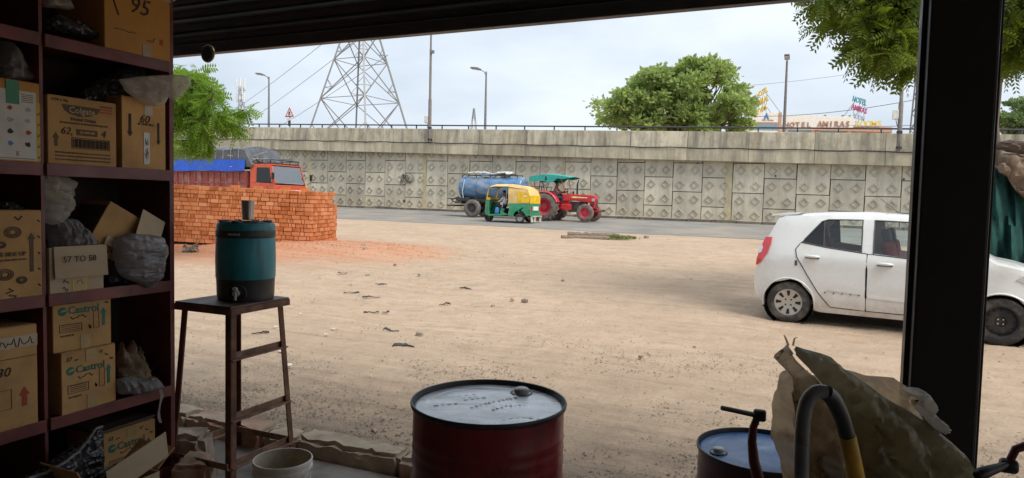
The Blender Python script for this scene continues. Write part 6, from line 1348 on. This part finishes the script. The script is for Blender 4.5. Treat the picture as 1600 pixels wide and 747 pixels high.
# --- fourth row
z0 = ST(RZ[3]); a, b_, zt = px_box(-12, 515, 64, 672)
t, w, h = carton('tall carton marked 30 with a red arrow and torn tape', b_-.30, b_-.012, z0+.0, z0+.47, .37, 'card')
digits(t, '30', .06, -.005, .27); parrow(t, .085, .10, .19, .04, 'ink_red'); pframe(t, -.03, .03, .10, .19, 'ink_soft', .0015); pbox(t, -.145, .145, .375, .43, 'clear_tape', name='tape'); squig(t, .02, .40, .22, .045, 31, 'ink', 26, .003); pbox(t, -.145, .145, .328, .331, 'ink_soft')
a, b_, zt = px_box(88, 545, 182, 640)
def oil_carton(label, x0, x1, z0, hh, rz, dy, num, boxd=.33, tilt=0):
    t, w, h = carton(label, x0, x1, z0, z0+hh, boxd, 'card', rz=rz, dy=dy, tilt=tilt)
    s = w/.29
    MB().lathe([(.021*s,-.002),(.021*s,0)], 24, (-.10*s,0,hh*.70), 'Y').build('printed_roundel', M['ink_green'], t); MB().prism([(-.10*s-.016,hh*.70-.004),(-.10*s+.014,hh*.70-.001),(-.10*s+.022,hh*.70+.010),(-.10*s-.004,hh*.70+.006)], -.0034, -.0022, 'Y').build('roundel_swoosh', M['card'], t)
    pr(t, 'Castrol', .052*s, 'ink_green', .005, hh*.70, bold=.0008); pframe(t, -.115*s, -.005, hh*.33, hh*.47, 'ink', .0022)
    for k in range(4): pbox(t, -.105*s, -.015, hh*.36+k*.009, hh*.36+.003+k*.009, 'ink_soft')
    fine(t, -.11, -.045, hh*.27, .010, seed=41); parrow(t, .105*s, hh*.36, hh*.68, .026*s, 'ink_green'); pframe(t, .052*s, .082*s, hh*.33, hh*.64, 'ink_soft', .0015)
    for k in range(6): pbox(t, .055*s, .079*s, hh*.35+k*.013, hh*.352+k*.013, 'ink_soft')
    pbox(t, -.02, .035, hh*.82, hh, 'tape', name='tape'); pbox(t, -.015, .035, 0, hh*.24, 'tape', name='tape')
    digits(t, num, .030, -.11*s, hh*.89); squig(t, -.07*s, hh*.86, .02, .012, 41); squig(t, -.02, hh*.58, .08, .02, 42, 'ink', 9, .0022); digits(t, '17', .02, .06*s, hh*.92); squig(t, .095*s, hh*.86, .02, .012, 44); squig(t, .035*s, hh*.42, .012, .05, 45); squig(t, .12*s, hh*.77, .015, .012, 46)
    return t, w, h
oil_carton('lower lubricant carton with a green arrow, marked 37', a+.02, b_-.0, z0, .305, R(2), .0, '37')
a, b_, zt = px_box(80, 460, 175, 557)
oil_carton('upper lubricant carton with a green arrow, marked 21', a+.015, b_+.0, z0+.312, .283, R(-2), .01, '21')
# --- bottom row
z0 = ST(RZ[4]); a, b_, zt = px_box(172, 690, 255, 747)
oil_carton('lidded lubricant carton marked 12 on the bottom shelf', a, b_-.01, z0, .285, R(0), .05, '12', .30)
mb = MB(); lidb = MB().box((0,0,0),(.30,.34,.014)).build('board_scrap', M['stool_top'], None, bevel=.003, loc=(SX-.21, (a+b_)/2-.01, z0+.285+.014), rot=(0,0,PI/2+R(3)) ); lidb.rotation_euler = (0, R(0), R(2)); tag(lidb, 'dark flat board lying on the bottom-shelf lubricant carton', 'board')
fx, fz = sp2(165, 747, -.22)
t = thing('open_carton', 'open kraft carton with raised flaps at the foot of the shelf', 'carton', (SX+.34, fx+.02, .03), PI/2)
for (c_, d_, r_) in (((0,0,.14),(.36,.005,.22),(0,0,0)), ((-.18,.14,.14),(.005,.27,.22),(0,0,0)), ((.18,.14,.14),(.005,.27,.22),(0,0,0)), ((0,.28,.14),(.36,.005,.22),(0,0,0)), ((0,.14,.034),(.36,.27,.005),(0,0,0))): MB().box((c_[0],c_[1],c_[2]-.03),d_,r_).build('wall', M['card_pale'], t)
MB().box((.05,-.02,.31),(.33,.005,.15),(R(12),R(-16),0)).build('flap', M['card_pale'], t); MB().box((-.20,.14,.30),(.14,.26,.005),(0,R(62),0)).build('flap', M['card'], t); MB().box((.23,.14,.27),(.13,.26,.005),(0,R(-40),0)).build('flap', M['card'], t)

# ------------------------------------------------------------------ plastic bags and rags
M['bag_black'] = plastic('black_plastic_bag', (.045,.045,.05), .05, .14, 1, 34, .5); M['bag_grey'] = plastic('grey_plastic_bag', (.36,.34,.345), .35, .13, .78, 40, .25); M['bag_clear'] = plastic('clear_plastic_bag', (.75,.69,.61), .5, .14, .6, 30, .25); M['bag_white'] = plastic('white_plastic_bag', (.66,.63,.60), .4, .2, .92, 30, .2); M['rag_brown'] = PM('oily_rag', (.20,.145,.085), .9, var=.5, scale=9, dirt=(.03,.025,.02), damt=.9, dscale=8)
def bag(name, label, px, dep, thick, mt, step=.009, amp=.011, freq=34, seed=1, cat='bag', back=1.0):
    pts = [sp2(x, y, dep) for x, y in px]; cx = sum(p[0] for p in pts)/len(pts); cz = min(p[1] for p in pts)
    o = inflate([(y-cx, z-cz) for y, z in pts], thick*.9, step, seed, amp*.22, freq, back, fold=(math.cos(seed*1.3), math.sin(seed*1.3), 30, .011)).build(name, M[mt], None, smooth=30, loc=(SX-dep, cx, cz), rot=(0,0,PI/2)); return tag(o, label, cat)
bag('plastic_bag', 'dark plastic-wrapped parts on the top shelf beside the 95 box', [(64,30),(85,22),(120,32),(140,46),(152,58),(140,64),(110,56),(66,46)], .10, .07, 'bag_black', seed=2)
bag('plastic_bag', 'pale plastic bundle lying above the wrapped parts on the top shelf', [(64,-6),(90,-8),(104,0),(112,16),(95,15),(66,10)], .14, .05, 'bag_white', seed=3)
bag('plastic_bag', 'clear wrapping resting on the 95 box', [(230,-8),(262,-12),(272,0),(264,8),(240,4)], .03, .03, 'bag_clear', seed=4)
bag('plastic_bag', 'crinkled clear wrap bulging over the tool-picture carton', [(-5,62),(12,64),(28,80),(45,118),(50,131),(20,131),(-5,128)], .12, .08, 'bag_grey', seed=5, amp=.018)
bag('plastic_bag', 'glossy black bag stuffed behind the 60 carton', [(150,122),(178,112),(196,97),(222,100),(246,108),(254,122),(240,152),(180,158),(150,160),(120,165),(126,140)], .16, .06, 'bag_black', seed=6, amp=.018)
bag('plastic_bag', 'dusty clear bag drooping over the top of the 60 carton', [(186,124),(215,120),(255,117),(283,117),(298,120),(296,132),(283,150),(272,156),(262,152),(254,165),(240,166),(216,158),(196,142)], -.05, .03, 'bag_clear', seed=7, amp=.014, freq=18)
bag('plastic_bag', 'dark bag lying on the gear-printed carton', [(-5,312),(20,314),(45,326),(52,336),(-5,336)], .14, .05, 'bag_black', seed=8)
bag('plastic_bag', 'pale crumpled plastic bag hanging beside the shelf divider', [(66,270),(78,264),(90,274),(106,276),(119,284),(110,300),(118,318),(108,338),(94,350),(80,352),(66,346)], .05, .03, 'bag_clear', seed=24, amp=.02)
bag('carry_bag', 'small yellow wrapper tucked behind the pale hanging bag', [(68,280),(82,276),(92,290),(90,310),(80,322),(70,318)], .12, .02, 'print_yellow', seed=10)
bag('plastic_bag', 'dark grey bag bulging from the 57 TO 58 box', [(74,346),(92,340),(116,342),(132,358),(146,376),(140,400),(84,400),(76,374)], .10, .09, 'bag_grey', seed=11, amp=.018)
bag('plastic_bag', 'crumpled grey plastic bag hanging over the shelf edge', [(182,372),(200,364),(230,366),(252,370),(259,384),(256,412),(250,436),(238,449),(228,450),(214,442),(196,436),(184,424),(178,398)], -.01, .085, 'bag_grey', seed=12, amp=.020, freq=22)
bag('plastic_bag', 'black bag squeezed between the 57 TO 58 box and the grey bag', [(160,402),(176,394),(190,410),(200,438),(196,446),(164,444)], .10, .06, 'bag_black', seed=13)
# soft things beside the lubricant cartons
bag('oily_rag', 'stiff brown oily rag standing beside the lubricant cartons', [(184,556),(190,534),(198,550),(208,530),(214,556),(226,566),(238,588),(246,606),(216,610),(186,608)], .06, .05, 'rag_brown', seed=34, amp=.04, cat='rag')
bag('oily_rag', 'dark rag strip leaning upright behind the brown rag', [(214,538),(222,548),(226,572),(232,594),(224,596),(216,570),(210,552)], .10, .02, 'rag_brown', seed=15, amp=.014, cat='rag')
bag('plastic_bag', 'flat shiny plastic bag spread on the shelf edge below the rag', [(184,592),(205,588),(228,594),(240,588),(252,600),(256,606),(236,612),(212,617),(186,616)], -.005, .05, 'bag_grey', seed=16, amp=.012)
rb = [sp2(x, y, -.03) for x, y in ((238,592),(246,600),(250,608),(254,618),(250,632),(247,645),(249,655),(252,661))]
m = MB(); vs = []
for i, (y, z) in enumerate(rb): vs += [(SX+.028+.006*math.sin(i*1.7), y-.006, z), (SX+.034-.004*math.sin(i*2.1), y+.006, z+.002)]
m.add(vs, [(2*i,2*i+1,2*i+3,2*i+2) for i in range(len(rb)-1)]); rib = m.build('plastic_strip', M['bag_white'], None, smooth=60, fixn=False); tag(rib, 'thin white plastic strip dangling over the shelf edge', 'strip')
bag('plastic_sheet', 'upright dark plastic sheet with a bright curved edge on the bottom shelf', [(20,752),(60,735),(95,722),(125,700),(140,680),(150,668),(159,666),(160,690),(161,735),(150,760),(60,790),(20,790)], -.10, .04, 'bag_black', seed=17, amp=.010, cat='sheet')
eg = [sp2(x, y, -.13) for x, y in ((40,748),(70,738),(96,724),(122,704),(138,684),(148,669),(158,666))]
e_ = MB().tube([(SX+.14, y, z) for y, z in eg], .007, 6).build('strip_edge', M['bag_grey'], None); tag(e_, 'grey plastic edge strip curving along the dark sheet', 'strip')
bag('plastic_bag', 'crumpled glossy black bag inside the open carton', [(172,735),(185,724),(205,722),(222,726),(228,745),(200,765),(165,765)], -.12, .06, 'bag_black', seed=18, amp=.02)
# ------------------------------------------------------------------ litter, stones and logs in the yard
M['scrap_dark'] = PM('dark_scrap', (.035,.032,.03), .7); M['scrap_white'] = PM('paper_scrap', (.50,.46,.40), .8); M['wood_grey'] = PM('weathered_wood', (.20,.155,.115), .9, var=.4, scale=8, bmp=.6, stretch=(.4,3,3)); M['scrap_pink'] = PM('pink_paper', (.65,.35,.35), .8)
def lay(mb, name, m, p, rz, label, cat, group=None, dz=.0):
    o = mb.build(name, M[m], None, smooth=50, loc=(p.x, p.y, gz(p.x, p.y)+dz), rot=(0,0,rz), fixn=False); return tag(o, label, cat, group)
def strip_mb(l, w, bend, seed, lift=.03):
    m = MB(); n = 12; vs = []
    for i in range(n+1):
        u = i/n; x = (u-.5)*l; y = bend*math.sin(u*PI)+.15*l*noise.noise(Vector((u*3, seed, 0))); z = .012+lift*abs(noise.noise(Vector((u*4, seed, 7))))
        ww = w*(.35+.65*math.sin(PI*min(1, max(0, u))))**.8
        vs += [(x, y-ww/2, z+.004), (x, y+ww/2, z+.012*math.sin(seed+u*5)+.008), (x, y+ww/2, z-.002), (x, y-ww/2, z-.006)]
    m.add(vs, [(4*i+j, 4*i+(j+1)%4, 4*i+4+(j+1)%4, 4*i+4+j) for i in range(n) for j in range(4)]+[(0,3,2,1),(4*n,4*n+1,4*n+2,4*n+3)]); return m
for k, (px, py, l, w_, rz, bend) in enumerate(((630,543,.24,.07,.2,.05),(611,518,.22,.03,-.3,.0),(580,490,.22,.03,.1,.02),(603,490,.10,.05,.4,.02),(695,478,.18,.03,.1,.09),(595,446,.24,.035,-.3,.0),(727,452,.26,.04,-.5,.02),(580,466,.30,.03,.15,.04),(535,428,.18,.06,.2,.02),(549,459,.26,.03,.3,.0),(407,522,.20,.02,.3,.02))):
    lay(strip_mb(l, w_, bend, k), 'rubber_strip', 'scrap_dark', G(px, py), rz+AL, 'dark curled strip of rubber or plastic lying on the sand', 'litter', 'dark strips littering the yard')
def paper_mb(s, seed):
    m = MB(); m.grid(5, 5, lambda u, v: ((u-.5)*s*(1+.4*noise.noise(Vector((u*3,seed,1)))), (v-.5)*s*.6*(1+.4*noise.noise(Vector((v*3,seed,2)))), .015+.03*abs(noise.noise(Vector((u*2.5,v*2.5,seed)))))); return m
for k, (px, py, s) in enumerate(((440,553,.14),(450,574,.12),(430,513,.10),(510,524,.10),(520,516,.10),(548,446,.12),(620,450,.06),(560,462,.10),(490,470,.12),(385,575,.06),(455,481,.10),(655,430,.14),(690,418,.10),(760,433,.08),(640,437,.08),(1080,437,.10),(1000,431,.08),(870,438,.08),(520,585,.05),(470,492,.06),(1040,450,.06),(925,712,.03),(1430,548,.04),(1180,575,.05),(975,736,.025),(580,590,.05))):
    lay(paper_mb(s*.62, k), 'paper_scrap', 'scrap_white', G(px, py), k*.7, 'small pale scrap of paper lying on the sandy yard', 'litter', 'paper scraps littering the yard')
p = G(492, 705); lay(paper_mb(.05, 77), 'paper_scrap', 'scrap_pink', p, .3, 'pinkish paper scrap on the dark gravel beside the bucket', 'litter')
for k, (px, py, s) in enumerate(((655,526,.055),(575,431,.05),(617,415,.05),(655,430,.04),(1085,543,.02),(800,470,.05),(820,472,.06),(770,480,.04),(555,690,.03),(585,675,.025),(600,700,.02),(1000,560,.03),(570,390,.07),(568,384,.06),(880,440,.05),(1010,372,.10),(1120,690,.02))):
    p = G(px, py); o = link('stone', rough_block((s*1.5, s*1.2, s), k+50, s*.25, 3, 20), M['stone'], None, (p.x, p.y, gz(p.x,p.y)+s*.3), (0,0,k)); tag(o, 'small brown stone lying loose on the sandy yard', 'stone', 'loose stones in the yard')
p = G(297, 394); o = link('rubbish_lump', rough_block((.34,.22,.16), 91, .07, 3, 8), M['wood_grey'], None, (p.x, p.y, gz(p.x,p.y)+.07), (0,0,.3)); tag(o, 'grey lump of rubble and twigs before the brick stack', 'rubble')
tw = MB(); tw.tube([(p.x+.05,p.y,gz(p.x,p.y)+.12),(p.x+.22,p.y+.05,gz(p.x,p.y)+.24),(p.x+.30,p.y+.06,gz(p.x,p.y)+.32)], [.03,.02,.01], 6); tag(tw.build('broken_twig', M['wood_grey']), 'short broken twig sticking out of the rubble lump', 'twig')
# old sleepers by the road edge
def log(px0, py0, px1, py1, r, lab, seed):
    a, b = G(px0, py0), G(px1, py1); m = MB(); n = 14; pts = [a.lerp(b, i/n)+Vector((0,.04*noise.noise(Vector((i*.7,seed,0))),.03*noise.noise(Vector((i*.9,seed,4)))+r*.6)) for i in range(n+1)]
    m.tube(pts, [r*(1+.25*noise.noise(Vector((i*1.1,seed,9)))) for i in range(n+1)], 9); tag(m.build('log', M['wood_grey'], smooth=35), lab, 'log')
log(887, 368.5, 968, 371, .09, 'weathered log lying parallel to the road edge', 1); log(877, 373, 952, 374.5, .075, 'thinner grey log lying before the weathered log', 2)
p = G(987, 373.5); o = link('stone', rough_block((.28,.14,.1), 93, .03, 3, 8), M['scrap_dark'], None, (p.x,p.y,gz(p.x,p.y)+.04), (0,0,-.3)); tag(o, 'single black stone at the end of the logs', 'stone')
p = G(966, 374.5); n = 260; pos = rng.normal(size=(n,3))*np.array([.26,.14,.02])+np.array([p.x,p.y,gz(p.x,p.y)+.04]); d_ = unit(n); d_[:,2] = abs(d_[:,2])+.5
wd = link('weed_clump', leaf_mesh('weed', pos, d_, 'blade', .10), M['leaf_weed']); wd['kind'] = 'stuff'; tag(wd, 'low tuft of dry green weeds at the end of the logs', 'weeds')
# gravel and pebbles, too many to count
def pebbles(name, n, fn, smin, smax, m, label):
    mb = MB(); base = [Vector(v) for v in ((1,0,0),(0,1,0),(-1,0,0),(0,-1,0),(0,0,.7),(0,0,-.4))]; fs = [(0,1,4),(1,2,4),(2,3,4),(3,0,4),(1,0,5),(2,1,5),(3,2,5),(0,3,5)]
    for i in range(n):
        x, y = fn(); s = random.uniform(smin, smax)*random.uniform(.5, 1); r_ = Matrix.Rotation(random.uniform(0, 6.28), 3, 'Z'); z = gz(x, y)
        mb.add([r_ @ Vector((v.x*s*random.uniform(.7,1.3), v.y*s*random.uniform(.6,1.1), v.z*s))+Vector((x,y,z+s*.2)) for v in base], fs)
    o = mb.build(name, M[m], None, fixn=False); o['kind'] = 'stuff'; o['label'] = label
def near():
    while True:
        x, y = random.uniform(-5.2, 2.6), 3.55+random.random()**1.8*4.2
        if noise.noise(Vector((x*.9, y*.9, 2)))+.35-(y-3.5)*.12 > random.uniform(-.2, .5): return x, y
M['pebble'] = PM('grey_pebble', (.25,.205,.165), .9, var=.4); M['pebble2'] = PM('brown_pebble', (.33,.25,.18), .9, var=.4); M['brick_chip'] = PM('brick_chip', (.46,.16,.07), .95)
pebbles('gravel', 13000, near, .004, .015, 'pebble', 'grey gravel scattered before the shop'); pebbles('grit', 6000, lambda: (random.uniform(-13, 5), 4.2+random.random()**1.3*12), .005, .017, 'pebble2', 'brown grit scattered across the yard')
def nb():
    a = random.gauss(0, 1); return -13.4+a*2.4, 14.6+random.gauss(0, .9)+.33*a
pebbles('brick_chips', 1400, nb, .008, .03, 'brick_chip', 'brick chips strewn before the stack')
# ------------------------------------------------------------------ green net and brown cloth by the neem trunk
M['net_green'] = PM('green_net', (.004,.055,.050), .95, var=.4, scale=4, bmp=.3, bscale=80); M['cloth_brown'] = PM('brown_sacking', (.10,.068,.055), .95, var=.45, scale=6, bmp=.3); M['cloth_tan'] = PM('tan_sacking', (.17,.12,.085), .95, var=.45, scale=6, bmp=.3)
ND = 11.8; o0 = atD(1575, 420, ND); o0.z = gz(o0.x, o0.y)
def npx(x, y): q = atD(x, y, ND); return q.x, q.y, q.z
net = thing('green_net', 'dark green shade net hung as a screen behind the car bonnet', 'net', o0)
m = MB()
def nf(u, v):
    l = 1540+5*v+u*170; yt = 255+u*90*(1-.4*u); yb = 470
    q = atD(l+8*(1-v)*0, yt+(yb-yt)*v, ND+.16*math.sin(u*34+v*5)*(.3+.7*v)+.05*math.sin(u*71-v*9)+.10*math.sin(u*9-v*6)); return q-o0
m.grid(46, 16, nf); m.build('net_sheet', M['net_green'], net, smooth=60, fixn=False)
for x in (1541, 1640, 1705): a = atD(x, 480, ND+.15)-o0; b = atD(x, 235, ND+.15)-o0; a.z = 0; MB().tube([a, b], .035, 8).build('pole', M['bark'], net)
MB().tube([atD(1535+i*20, 245+i*8+8*math.sin(i*.9), ND-.05)-o0 for i in range(9)], .012, 5).build('cord', M['rope'], net)
def cloth(name, lab, px, dd, thick, mt, seed):
    pts = [atD(x, y, ND+dd) for x, y in px]; c0 = pts[0].copy(); pl = [((p-c0).x*math.cos(AL)+(p-c0).y*math.sin(AL), p.z-c0.z) for p in pts]
    tag(inflate(pl, thick, .035, seed, .03, 9, fold=(.85,-.5,9,.05)).build(name, M[mt], None, smooth=45, loc=c0, rot=(0,0,AL)), lab, 'cloth')
cloth('sacking_bundle', 'dark brown rolled sacking lying on top of the green net', [(1552,232),(1560,222),(1578,218),(1600,222),(1640,226),(1650,244),(1605,242),(1575,238)], -.06, .15, 'cloth_brown', 31)
cloth('sacking_bundle', 'tan sacking hanging in folds over the green net', [(1560,242),(1580,240),(1605,243),(1660,250),(1665,330),(1610,318),(1588,300),(1570,270),(1562,256)], -.12, .10, 'cloth_tan', 32)
cloth('sacking_bundle', 'small torn tan rag dangling under the rolled sacking', [(1562,255),(1570,254),(1578,270),(1574,276),(1563,270)], -.22, .03, 'cloth_tan', 33)
